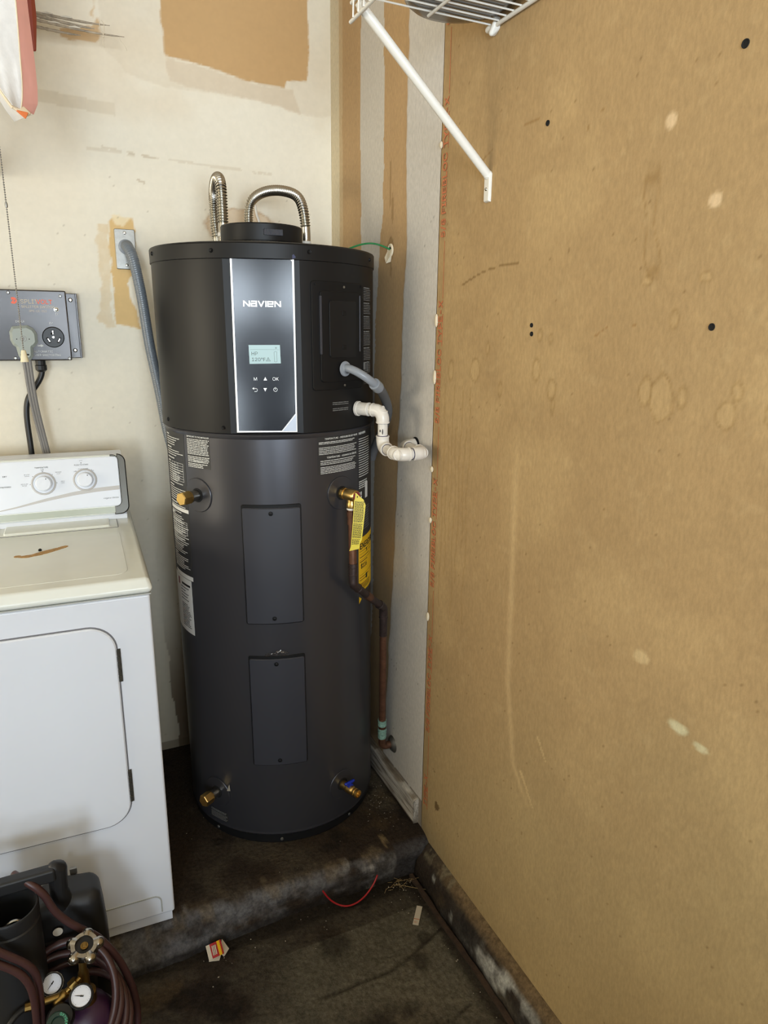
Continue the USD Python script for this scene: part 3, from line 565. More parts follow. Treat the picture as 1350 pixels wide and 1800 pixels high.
    for a, z, g in ((-.0245, 1.356, [T('M', .0078, -.0285, 1.352)]), (.0004, 1.356, [tp(.0004, 1.356, 1)]), (.024, 1.356, [T('OK', .0080, .0175, 1.352)]), (-.0242, 1.330, None), (-.0006, 1.330, [tp(-.0006, 1.3300, -1)]), (.0244, 1.330, None)):
        if g is None and a < 0:
            k = Point(a + .001, z - .001).buffer(.0042); k = k.difference(Point(a + .001, z - .001).buffer(.0031)).difference(sbox(a - .01, z - .01, a + .001, z + .01)).union(sbox(a - .006, z + .0021, a + .001, z + .0032)).union(Polygon([(a - .0035, z + .0060), (a - .0035, z - .0006), (a - .0078, z + .0027)])).union(sbox(a - .003, z - .0052, a + .001, z - .0041))
            g = [pl(k, .0003, .2913)]
        elif g is None:
            k = Point(a, z).buffer(.0050); k = k.difference(Point(a, z).buffer(.0040)).difference(sbox(a - .0016, z, a + .0016, z + .01)).union(sbox(a - .0006, z, a + .0006, z + .0058)); g = [pl(k, .0003, .2913)]
        obj('touch_key', g, 'film_white', cp, smooth=False)
    # service panel on the right of the head
    def patch(t0, t1, z0, z1, r, t, b=.0015, rad=.008): return wrap(bevel_plate(rrect(0, aw(t0, t1, r), z0, z1, rad), t, b), t0, r, .03)
    sp = obj('service_panel', patch(-84.6, -50.6, 1.3255, 1.590, RH, .0045), 'casing_dark', H, smooth=25)
    for t_, z in ((-82.4, 1.582), (-66, 1.578), (-66, 1.336), (-52.5, 1.582)): obj('screw', lathe([(0, .002), (.003, .0015), (.0032, 0)], HP(t_, z, RH + .0045), HD(t_), 12), 'dull_steel' if t_ == -66 else 'casing_dark', sp)
    cv = obj('service_cover', patch(-80.5, -54, 1.346, 1.567, RH + .0045, .0035), 'casing_dark', H, smooth=25)
    ic = obj('wiring_cover', patch(-75.8, -58.1, 1.406, 1.545, RH + .008, .0025, .001), 'casing_black', H, smooth=25)
    for t_, z in ((-67, 1.515), (-67, 1.432)): obj('clip', patch(t_ - 1.2, t_ + 1.2, z - .006, z + .006, RH + .0105, .001, .0005, .002), 'casing_dark', ic)
    for t_, z in ((-80.2, 1.485), (-54.4, 1.49)): obj('clip', patch(t_ - .5, t_ + .5, z - .07, z + .07, RH + .0045, .0048, .0008, .001), 'cover_grey', cv)
    w = aw(-48.5, -37, RH)
    rows = []; z = 1.583
    for g_, k in enumerate((7, 6, 7, 8, 7, 6, 5)):
        rows += [(z, .0035, .8)] + para(z - .006, k, .0042, .0016, g_ + 10, .9); z -= .006 + k * .0042 + .003
    obj('warning_print', [wrap(bars(w, rows, 3, .004), -48.5, RH + .0004, .02), wrap([box(.002, .014, 1.372, 1.390, 0, .0004), box(.026, .037, 1.368, 1.392, 0, .0004)], -48.5, RH + .0004)], 'grey_print', H, smooth=False, label='column of fine white warning print')
    obj('bar_code', wrap([box(.0275, .0355, 1.370 + k * .0018, 1.370 + k * .0018 + (.0005 + .0007 * (k % 3) / 2), .0005, .0008) for k in range(11)], -48.5, RH + .0004), 'black_print', H, smooth=False)
    obj('pipe_print', wrap(bars(aw(-73.4, -62.5, RH), para(1.2935, 2, .0045, .0022, 5, .95) + para(1.278, 2, .0045, .0022, 6, .95), 5), -73.4, RH + .0004), 'grey_print', H, smooth=False)
    # two element covers in shallow pockets
    for z0, z1 in ((.7035, 1.0365), (.2685, .6105)):
        w = aw(-122.3, -91.7, RT)
        obj('cover_pocket', wrap(bevel_plate(rrect(0, w, z0, z1, .006), .0022, .0012), -122.3, RT, .03), 'casing_dark', H, smooth=25)
        ec = obj('element_cover', wrap(bevel_plate(rrect(.0030, w - .0030, z0 + .0025, z1 - .0085, .005), .0062, .0022), -122.3, RT, .03), 'cover_grey', H, smooth=30)
        for zz in (z1 - .0225, z0 + .0190):
            obj('screw', [lathe([(.0062, .0004), (.0062, .0011), (.0040, .0012), (.0040, .003), (.0025, .0038), (0, .004)], HP(-107.3, zz, RT + .0060), HD(-107.3), 18)], 'casing_dark', ec)
    # crumpled clear film above the lower cover
    R = np.random.default_rng(5); a, b, f = grid(np.linspace(-.035, .030, 44), np.linspace(0, 1, 18))
    hgt = .006 + .022 * np.clip((a + .035) / .065, 0, 1) * (1 - np.clip((a - .010) / .03, 0, 1)); zz = .6115 + hgt * b; d = .0006 + .016 * fb(a, zz, 150, 99, 3) * (.2 + b) * (.3 + smoothstep(-.03, .01, a))
    obj('film_scrap', wrap(trimesh.Trimesh(np.stack([a, zz, d], 1), f, process=False), -106.5, RT + .0015, 0), 'clear_film', H, smooth=False, label='crumpled scrap of clear film')
    # port plates
    for t_, z in ((-147.4, 1.050), (-67.6, 1.049), (-147.3, .148), (-69.4, .147)):
        pp = obj('port_plate', wrap(bevel_plate(Point(0, z).buffer(.046, quad_segs=16), .0035, .0015), t_, RT, .02), 'tank_grey', H, smooth=30)
        obj('port_hole', wrap(ext(Point(0, z).buffer(.019, quad_segs=10), .0006), t_, RT + .0036, .01), 'dark_hole', pp)
    # printed labels on the tank
    def label(t0, t1, z0, z1, material, name='label'): return obj(name, wrap(ext(sbox(0, z0, aw(t0, t1, RT), z1), .0004), t0, RT, .02), material, H)
    def pr(t0, *g, m='white_print', off=.0005, name='label_print'): return obj(name, wrap(list(g), t0, RT + off, .02), m, H, smooth=False)
    tw = lambda s, h, x, y, b=True: (lambda g: (g.apply_translation([x, y, 0]), g)[1])(meshkit.text_mesh(s, h, .0004, b))
    def ctr(s, h, xc, y, b=True): g = meshkit.text_mesh(s, h, .0004, b); g.apply_translation([xc - g.bounds[:, 0].mean(), y, 0]); return g
    label(-189, -156.3, .795, 1.206, 'label_black'); w = aw(-189, -156.3, RT)
    rows = []; z = 1.199
    for g_, k in enumerate((4, 3, 0, 9, 6, 4, 8, 4)):
        rows += [(z, .0035, .45 + .1 * (g_ % 3))] + para(z - .008, k, .0062, .0022, g_, .7); z -= .010 + k * .0062
    rows2 = []; z = .982
    for g_, k in enumerate((4, 8, 5, 7, 6)):
        rows2 += [(z, .0035, .5)] + para(z - .007, k, .0054, .0020, g_ + 20, .72); z -= .009 + k * .0054
    grd = [box(.085 + .0, .155, zz, zz + .0009, 0, .0004) for zz in np.arange(1.075, 1.125, .007)] + [box(x, x + .0008, 1.075, 1.124, 0, .0004) for x in (.085, .105, .125, .154)]
    grd += [box(.085, .155, zz, zz + .0009, 0, .0004) for zz in np.arange(.925, .965, .006)] + [box(x, x + .0008, .925, .961, 0, .0004) for x in (.085, .105, .125, .154)]
    pr(-189, bars(w * .97, rows, 1, .05), bars(w * .97, [r for r in rows2 if r[0] > .818], 2, .05), trimesh.util.concatenate(grd))
    pr(-189, box(.05, w, .990, 1.000, 0, .0004), m='label_white', name='label_band'); pr(-189, box(.05, w, .796, .808, 0, .0004), m='label_white', name='label_band')
    label(-189, -158.6, .630, .794, 'label_white', 'paper_label'); w = aw(-189, -158.6, RT)
    pr(-189, bars(w * .93, para(.765, 5, .009, .0018, 31, .8) + para(.715, 14, .0052, .0016, 32, .85), 4, .085), box(.095, w * .95, .772, .778, 0, .0004), m='black_print')
    pr(-189, box(.062, .075, .765, .785, 0, .0004), m='red_disc'); 
    label(-153.6, -138, 1.122, 1.208, 'label_black'); w = aw(-153.6, -138, RT)
    pr(-153.6, ctr('IMPORTANT TO THE INSTALLER', .0036, w / 2, 1.2020), bars(w, para(1.1975, 10, .0042, .0022, 41, .9) + para(1.1525, 4, .0042, .0022, 42, .9) + para(1.134, 3, .0042, .0022, 43, .7), 6, .001, .003, .012), ctr('NOT DEFLECT', .0036, w / 2, 1.1375))
    label(-82, -53.4, 1.108, 1.208, 'label_black'); w = aw(-82, -53.4, RT)
    pr(-82, ctr('TEMPERATURE - PRESSURE RELIEF VALVE', .0044, w * .58, 1.1975), bars(w * .98, [(1.192, .0024, .93), (1.188, .0018, .9)] + para(1.178, 5, .0042, .0020, 51, .93), 7, .004), ctr('TEMPÉRATURE - SOUPAPE DE SÛRETÉ', .0044, w * .58, 1.1480), bars(w * .98, [(1.143, .0022, .95)] + para(1.138, 2, .0042, .002, 52, .7) + para(1.126, 5, .0040, .0020, 53, .93), 8, .008))
    label(-52.2, -22, .90, 1.209, 'label_black'); w = aw(-52.2, -22, RT)
    g0_ = ext(logo(.0064, .0445 / .0892), .0004); g0_.apply_translation([.004, 1.1965, 0]); g = [g0_]
    pr(-52.2, *g, bars(w * .55, para(1.185, 17, .0066, .0022, 61, .9), 9, .004), bars(w * .5, para(1.065, 4, .006, .003, 62, .5), 10, .004), *[box(.004 + .010 * (k % 2), .011 + .010 * (k % 2), 1.012 + .012 * (k // 2), 1.022 + .012 * (k // 2), 0, .0004) for k in range(4)])
    pr(-52.2, box(.046, .066, 1.010, 1.056, 0, .0004), m='label_white', name='label_band')
    pr(-52.2, bars(w * .6, para(.985, 10, .007, .0018, 63, .8), 11, .004), m='grey_print')
    # yellow energy label
    label(-52, -18, .732, .898, 'energy_yellow', 'energy_label')
    pr(-52, ext(Polygon([(.001, .722), (.001, .700), (.016, .711)]), .0004), m='energy_yellow', name='energy_arrow')
    pr(-52, tw('ENERGYGUIDE', .017, .006, .864), tw('$116', .013, .012, .805), box(.005, .10, .8565, .8575, 0, .0004), box(.005, .10, .848, .8486, 0, .0004), box(.005, .12, .83, .8305, 0, .0004), box(.005, .12, .785, .7855, 0, .0004), bars(.09, [(.84, .0018, .9), (.826, .002, .7), (.778, .0016, .9), (.770, .0016, .6)] + para(.758, 5, .004, .0014, 71, .9), 12, .006), ext(Polygon([(.052, .858), (.062, .858), (.057, .846)]), .0004), box(.05, .062, .765, .780, 0, .0004), m='black_print')
    label(-154.6, -140.6, .050, .082, 'label_black'); pr(-154.4, bars(aw(-154.6, -141.2, RT), para(.080, 2, .004, .0018, 81, .9) + para(.070, 5, .004, .0015, 82, .9), 13, .002), m='grey_print')
    # plugged ports: nipple and brass hexagon cap
    for t_, z, L in ((-147.4, 1.050, .044), (-147.3, .148, .042)):
        d = HD(t_); p0 = HP(t_, z, RT - .01)
        cp_ = obj('port_nipple', [cyl(p0, p0 + d * L, .0140, 28), lathe([(.0140, L - .010), (.0152, L - .009), (.0152, L - .005), (.014, L - .004), (.0152, L - .003), (.0152, L), (.012, L)], p0, d, 28)], 'steel', H)
        hx = Point(0, 0).buffer(.0185, quad_segs=1); ang = np.radians(np.arange(6) * 60 + 15); hx = Polygon(np.c_[.0185 * np.cos(ang), .0185 * np.sin(ang)])
        a, b, d3 = axis_frame(d); obj('hex_cap', [frame(p0 + d * L, a, b, bevel_plate(hx, .026, .002)), lathe([(.016, L - .004), (.017, L - .002), (.017, L + .001)], p0, d, 24)], 'brass', H, smooth=20)
    # drain valve
    d = HD(-69.4); p0 = HP(-69.4, .147, RT - .01); a = unit(np.cross(d, (0, 0, 1)))
    v = obj('drain_valve', [cyl(p0, p0 + d * .040, .0125), hull([(p0 + d * .042, .0145), (p0 + d * .055, .0130)]), lathe([(.010, .055), (.0105, .062), (.0125, .064), (.0125, .070), (.011, .071), (.0125, .073), (.0125, .082), (.0085, .083), (.008, .074), (0, .074)], p0, d, 28)], 'brass', H, smooth=30)
    obj('valve_handle', [cyl(p0 + d * .046, p0 + d * .046 + np.array([0, 0, .022]), .006), hull([(p0 + d * .046 + np.array([0, 0, .020]), .0045), (p0 + d * .046 + a * .016 + np.array([0, 0, .024]), .0045), (p0 + d * .046 - a * .014 + np.array([0, 0, .022]), .0045)]), cyl(p0 + d * .040 + np.array([0, 0, .010]), p0 + d * .052 + np.array([0, 0, .010]), .009)], 'blue_plastic', v)
    # relief valve
    d = HD(-67.6); p0 = HP(-67.6, 1.049, RT - .012); dn = np.array([0, 0, -1.0]); q = p0 + d * .054
    v = obj('relief_valve', [cyl(p0, p0 + d * .030, .0135), lathe([(.0135, .022), (.0165, .023), (.0165, .031), (.0135, .032)], p0, d, 8), lathe([(.0125, .03), (.0155, .036), (.0165, .045), (.0165, .064), (.0150, .070), (.0130, .072), (0, .072)], p0, d, 30),
        lathe([(.013, .004), (.0125, .018), (.0145, .022), (.0145, .032), (.0135, .034), (0, .034)], q, dn, 28)], 'brass', H, smooth=30)
    e = p0 + d * .0725
    obj('valve_disc', cyl(e, e + d * .002, .0120), 'red_disc', v); obj('valve_pin', lathe([(.004, 0), (.004, .004), (.0025, .005), (0, .005)], e + d * .002, d, 16), 'casing_dark', v)
    s = unit(np.cross((0, 0, 1), d)); l0 = e + d * .005
    obj('test_lever', frame(l0, unit(s * .35 - np.array([0, 0, 1.0]) * .94), unit(s * .94 + np.array([0, 0, 1.0]) * .35), [box(-.003, .020, -.0042, .0042, 0, .0016, .0004)]), 'tan_metal', v)
    obj('seal_tape', lathe([(.0125, .033), (.0135, .0345), (.0135, .039), (.0115, .040)], q, dn, 24), 'white_tape', v)
build_heater()

TAGQ = HP(-67.6, 1.049, RT + .0615)
def yellow_tag():
    d = HD(-67.6); s = unit(np.cross((0, 0, 1), d)); top = TAGQ + d * .008 + np.array([0, 0, -.006])
    dn = unit(np.array([0, 0, -1.0]) * .985 - s * .13 + d * .03); s = unit(np.array([.95, -.31, 0])); rt = unit(s - dn * (s @ dn))
    t = thing('yellow_tag', 'yellow warning tag with fine black print hanging from the brass relief valve', 'tag', top)
    pl = Polygon([(-.0125, -.016), (-.0125, .128), (-.0155, .141), (.0105, .1335), (.0115, .118), (.0155, .108), (.0185, .014), (.012, .0), (.006, -.004), (-.002, -.010), (-.008, -.016)])
    g = dense(ext(pl, .0005), .012); v = np.array(g.vertices); v[:, 2] += .004 * np.sin(v[:, 1] * 28) * smoothstep(0, .03, v[:, 1])
    bend = lambda m: (lambda m_: trimesh.Trimesh(np.c_[np.array(m_.vertices)[:, :2], np.array(m_.vertices)[:, 2] + .004 * np.sin(np.array(m_.vertices)[:, 1] * 28) * smoothstep(0, .03, np.array(m_.vertices)[:, 1])], m_.faces, process=False))(dense(cat_(m), .012))
    F = lambda m: (lambda m_: trimesh.Trimesh(np.array(m_.vertices) @ np.array([rt, dn, np.cross(rt, dn)]) * 1.0 + top, m_.faces, process=False))(cat_(m))
    # out of the tag is -(rt x dn) = d side
    flip = lambda m: (lambda m_: trimesh.Trimesh(np.array(m_.vertices) * [1, 1, -1], m_.faces[:, ::-1], process=False))(cat_(m))
    obj('tag_sheet', F(flip(trimesh.Trimesh(v, g.faces, process=False))), 'yellow_tag', t)
    R = np.random.default_rng(9); b = []
    for k in range(52):
        y = .006 + k * .00225
        if 24 < k < 26 or 43 < k < 45: continue
        x = -.0105; e = .0150 - max(0, (y - .02)) * .035 if y < .108 else .0085
        while x < e - .002:
            L = min(R.uniform(.002, .006), e - x); b.append(box(x, x + L, y, y + .0012, .0006, .0008)); x += L + .0009
    obj('tag_print', F(flip(bend(b))), 'black_print', t, smooth=False)
yellow_tag()

# ------------------------------------------------------------------ plumbing round the heater
def elbow(p, a, b, r, rad, leg, sides=20):
    """a bend at corner p from direction a (pointing away from the corner) to direction b"""
    p, a, b = np.asarray(p, float), unit(a), unit(b)
    half = math.acos(np.clip(a @ b, -1, 1)) / 2; t = rad / math.tan(half); c = p + unit(a + b) * rad / math.sin(half)
    s, e = p + a * t, p + b * t; A = unit(s - c); B = unit((e - c) - A * (A @ (e - c))); ang = math.degrees(math.acos(np.clip(A @ unit(e - c), -1, 1)))
    path = np.vstack([[p + a * leg], arc(c, A, B, rad, 0, ang, 10), [p + b * leg]])
    return tube(path, r, sides)
def pvc():
    t = thing('drain_pipe', 'white plastic drain pipe zigzagging from the heater head to the taped wall', 'pipe', (-.11, -.66, 1.17))
    A = HP(-55.5, 1.271, RH + .003); d = HD(-55.5); P1 = np.array([-.1135, -.663, 1.270]); P2 = np.array([-.110, -.657, 1.172]); P3 = np.array([-.117, -.765, 1.170]); P4 = np.array([-.044, -.766, 1.170]); P5 = np.array([-.036, -.641, 1.170]); P6 = np.array([.004, -.641, 1.170])
    pts = [A, P1, P2, P3, P4, P5, P6]; R, r = .0172, .0133
    ps = obj('coupling', [cyl(A, A + d * .036, .0172, 28, .001), cyl(A - d * .002, A + d * .006, .0200, 28, .001), cyl(A + d * .032, A + d * .038, .0182, 28, .001)], 'pvc', t)
    for k in range(1, 6):
        a, b = unit(pts[k - 1] - pts[k]), unit(pts[k + 1] - pts[k]); leg = .0315 if k < 5 else .029
        e = obj('elbow', [elbow(pts[k], a, b, R, .022, leg, 24)] + [cyl(pts[k] + q * (leg - .003), pts[k] + q * (leg + .0005), R + .0010, 28, .0005) for q in (a, b) if leg < np.linalg.norm(pts[k - 1] - pts[k])], 'pvc', t, smooth=40)
        for q in (a, b): obj('primer_ring', cyl(pts[k] + q * (leg + .0002), pts[k] + q * (leg + .0018), r + .0009, 24), 'pvc_primer', e)
    for k in range(6):
        obj('pipe', cyl(pts[k] + (d * .02 if k == 0 else 0), pts[k + 1], r, 24), 'pvc', t)
    m = P1 + (P2 - P1) * .52
    obj('ink_mark', [trimesh.Trimesh(np.array(ball((0, 0, 0), 1, 1).vertices) * [.0012, .0030, .0075] + m + [-.0060, -.0122, -.003], ball((0, 0, 0), 1, 1).faces), box(m[0] - .0125, m[0] - .0105, m[1] - .0095, m[1] - .0075, m[2] - .004, m[2] + .002)], 'pvc_mark', t)
    obj('wall_hole', cyl((-.0015, -.641, 1.170), (-.0035, -.641, 1.170), .0215), 'dark_hole', t)
pvc()
def copper():
    A = HP(-67.6, 1.015, RT + .042); P = [A, np.array([-.2005, -.672, .800]), np.array([-.062, -.573, .672]), np.array([-.040, -.528, .168]), np.array([.003, -.528, .166])]
    t = thing('copper_discharge_pipe', 'tarnished copper pipe running down from the brass relief valve to the wall', 'pipe', (-.1, -.58, .17))
    obj('adapter', [cyl(A + [0, 0, .004], A + [0, 0, -.010], .0122, 24, .001), lathe([(.0135, .010), (.0135, .024), (.0122, .026), (.0122, .046), (.011, .047)], A, (0, 0, -1), 24)], 'copper', t)
    d01 = unit(P[1] - P[0]); obj('riser', cyl(P[0], P[0] + (P[1] - P[0]) * .80, .0108, 22), 'copper', t)
    sl = obj('blackened_joint', [tube([P[0] + (P[1] - P[0]) * .72, P[1] - d01 * .026], [.0126] * 2, 20), elbow(P[1], -d01, unit(P[2] - P[1]), .0124, .016, .030), ] + [cyl(P[1] - d01 * q, P[1] - d01 * (q + .003), .0135, 20, .001) for q in (.027, .048)] + [cyl(P[1] + unit(P[2] - P[1]) * .028, P[1] + unit(P[2] - P[1]) * .031, .0134, 20, .001)], 'black_copper', t, label='flux-blackened copper joint')
    d12 = unit(P[2] - P[1]); obj('sloping_pipe', cyl(P[1], P[2], .0110, 22), 'black_copper', t)
    obj('band', cyl(P[1] + d12 * .085, P[1] + d12 * .115, .0115, 22), 'copper', t)
    d23 = unit(P[3] - P[2]); obj('elbow', [elbow(P[2], -d12, d23, .0126, .018, .034), cyl(P[2] + d23 * .031, P[2] + d23 * .034, .0136, 20, .001), cyl(P[2] - d12 * .031, P[2] - d12 * .034, .0136, 20, .001)], 'black_copper', t)
    obj('sleeve', cyl(P[2] + d23 * .034, P[2] + d23 * .095, .0118, 22), 'black_copper', t)
    obj('drop_pipe', cyl(P[2] + d23 * .03, P[3] - d23 * .06, .0110, 22), 'copper', t)
    L = np.linalg.norm(P[3] - P[2]); R = np.random.default_rng(4)
    for a, b in ((.082, .104), (.034, .072)):
        ring = tube([P[3] - d23 * z for z in np.linspace(b, a, 12)], .0122 + .0022 * R.random(12), 18); v = np.array(ring.vertices); v += .0018 * (np.stack([fb(v[:, 2], v[:, 0] + v[:, 1], 260, q) for q in (1, 2, 3)], 1) - .5); obj('corrosion', trimesh.Trimesh(v, ring.faces, process=False), 'verdigris', t, label='pale green corrosion crust')
    obj('coupling', cyl(P[3] - d23 * .108, P[3] - d23 * .03, .0121, 22, .001), 'copper', t)
    obj('wall_elbow', [elbow(P[3], -d23, (1, 0, -.02), .0124, .018, .034)], 'copper', t)
    obj('escutcheon', lathe([(.0125, .011), (.016, .010), (.022, .0065), (.0275, .001), (.0285, .0), (.026, -.0005)], (-.0015, -.528, .166), (-1, 0, 0), 44), 'dull_steel', t)
copper()
def condensate_hose():
    A = HP(-66.9, 1.378, RH + .011); d = HD(-66.9); p = A + d * .022
    t = thing('condensate_hose', 'grey drain hose with elbow fitting leaving the heater head', 'hose', A)
    q = spline([A, A + d * .014 + [0, 0, .001], (-.182, -.668, 1.368), (-.150, -.672, 1.347), (-.133, -.662, 1.336)], 26)
    obj('elbow_fitting', [tube(q, .0105, 20), lathe([(0, .0), (.0175, 0), (.0195, .0015), (.0185, .004), (.0125, .006), (.011, .010)], A - d * .001, d, 36)], 'grey_plastic', t)
    e = unit(q[-1] - q[-4]); obj('hose_cuff', lathe([(.010, -.012), (.0148, -.012), (.0155, -.009), (.0155, .014), (.0148, .017), (.0125, .017)], q[-1], e, 30), 'grey_plastic', t)
    h = spline([q[-1], q[-1] + e * .025, (-.078, -.600, 1.295), (-.050, -.560, 1.255), (-.040, -.50, 1.19), (-.045, -.44, 1.10)], 40)
    obj('hose', tube(h, .0128, 20), 'hose_grey', t)
condensate_hose()
def flex(name_label, pts, r, lo, hi):
    t = thing('flexible_connector', name_label, 'pipe', pts[0], group='flexible steel connectors above the heater')
    p = spline(pts, 700); L = np.r_[0, np.cumsum(np.linalg.norm(np.diff(p, axis=0), axis=1))]; n = L[-1]
    body = (L > lo) & (L < n - hi); sp = np.gradient(np.unwrap(np.arctan2(np.gradient(p[:, 2]), np.hypot(np.gradient(p[:, 0]), np.gradient(p[:, 1])))), L)
    q, l = p[body], L[body]; rr = r * (1 + .13 * np.cos(2 * np.pi * l / .0072))
    obj('corrugated_tube', tube(q, rr, 20), 'steel', t, smooth=60)
    obj('sleeve', tube(p[L <= lo + .004][::12], r * .98, 20), 'steel', t); obj('sleeve', tube(p[L >= n - hi - .004][::12], r * .98, 20), 'steel', t)
    return t, p
t_, p_ = flex('taller flexible steel connector folded in a narrow loop at the heater cap left', [(-.437, -.33, 1.70), (-.437, -.33, 1.735), (-.437, -.33, 1.80), (-.437, -.322, 1.842), (-.433, -.275, 1.868), (-.427, -.205, 1.862), (-.419, -.15, 1.838), (-.416, -.13, 1.80), (-.412, -.13, 1.74), (-.405, -.13, 1.68)], .0135, .045, .05)
obj('thread_tape', cyl((-.437, -.33, 1.712), (-.437, -.33, 1.722), .0155, 24, .001), 'white_tape', t_); obj('port_nipple', cyl((-.437, -.33, 1.66), (-.437, -.33, 1.714), .0125, 24), 'brass', t_)
t_, p_ = flex('wide arching flexible steel connector over the right of the heater cap', [(-.204, -.33, 1.705), (-.204, -.33, 1.74), (-.208, -.328, 1.785), (-.214, -.305, 1.828), (-.232, -.265, 1.850), (-.262, -.21, 1.860), (-.288, -.165, 1.855), (-.306, -.133, 1.836), (-.312, -.122, 1.80), (-.308, -.12, 1.745), (-.303, -.12, 1.68)], .0130, .045, .065)
ang = np.radians(np.arange(6) * 60); hexp = Polygon(np.c_[.018 * np.cos(ang), .018 * np.sin(ang)]); m_ = bevel_plate(hexp, .022, .002); m_.apply_translation([-.204, -.33, 1.684])
obj('hex_nut', m_, 'steel', t_); obj('thread_tape', [cyl((-.204, -.33, 1.674), (-.204, -.33, 1.684), .0145, 24, .001), cyl((-.204, -.33, 1.706), (-.204, -.33, 1.714), .0145, 24, .001)][1], 'white_tape', t_); obj('thread_tape', cyl((-.204, -.33, 1.668), (-.204, -.33, 1.684), .0145, 24, .001), 'white_tape', t_)
t = thing('ground_wire', 'green insulated wire arching from the heater lid into the wall hole', 'wire', (-.05, -.46, 1.69))
obj('insulation', tube(spline([(-.165, -.44, 1.672), (-.135, -.448, 1.683), (-.09, -.452, 1.700), (-.05, -.455, 1.705), (-.018, -.458, 1.698), (.002, -.459, 1.691)], 30), .0024, 10), 'green_plastic', t)
t = thing('caulk_strip', 'white curled plastic strip stuck on the wall under the steel arch', 'plastic strip', (-.26, -.01, 1.8))
obj('strip', tube(spline([(-.262, -.006, 1.862), (-.260, -.010, 1.845), (-.257, -.012, 1.82), (-.250, -.012, 1.80), (-.252, -.012, 1.785), (-.262, -.010, 1.775), (-.272, -.006, 1.772)], 24), [.004] * 24, 10), 'white_tape', t)
def junction():
    t = thing('junction_box_cover', 'galvanized junction box cover with two screws on the back wall', 'electrical cover', (-.657, 0, 1.697))
    obj('plate', [frame((-.686, -.004, 1.640), (1, 0, .0), (0, 0, 1), bevel_plate(rrect(0, .0575, 0, .1125, .004), .007, .0015))], 'dull_steel', t)
    for z in (1.742, 1.652): obj('screw', [lathe([(0, .003), (.003, .0028), (.0042, .0015), (.0044, 0)], (-.657, -.011, z), (0, -1, 0), 16)], 'steel', t)
    c = thing('electrical_conduit', 'grey flexible conduit curving from the junction box down behind the heater', 'conduit', (-.65, -.05, 1.7))
    obj('connector', [lathe([(.0, 0), (.020, 0), (.021, .002), (.019, .005), (.0165, .006), (.016, .014), (0, .014)], (-.656, -.011, 1.703), (0, -1, 0), 32)], 'grey_plastic', c)
    p = spline([(-.656, -.016, 1.704), (-.655, -.034, 1.702), (-.648, -.055, 1.685), (-.641, -.066, 1.650), (-.634, -.071, 1.600), (-.6265, -.076, 1.531), (-.619, -.085, 1.433), (-.6085, -.092, 1.349), (-.598, -.102, 1.265), (-.590, -.112, 1.188), (-.575, -.130, 1.10), (-.552, -.152, 1.03)], 420)
    L = np.r_[0, np.cumsum(np.linalg.norm(np.diff(p, axis=0), axis=1))]
    obj('jacket', tube(p, .0152 * (1 + .028 * np.cos(2 * np.pi * L / .0058)), 22), 'conduit_grey', c, smooth=60)
junction()

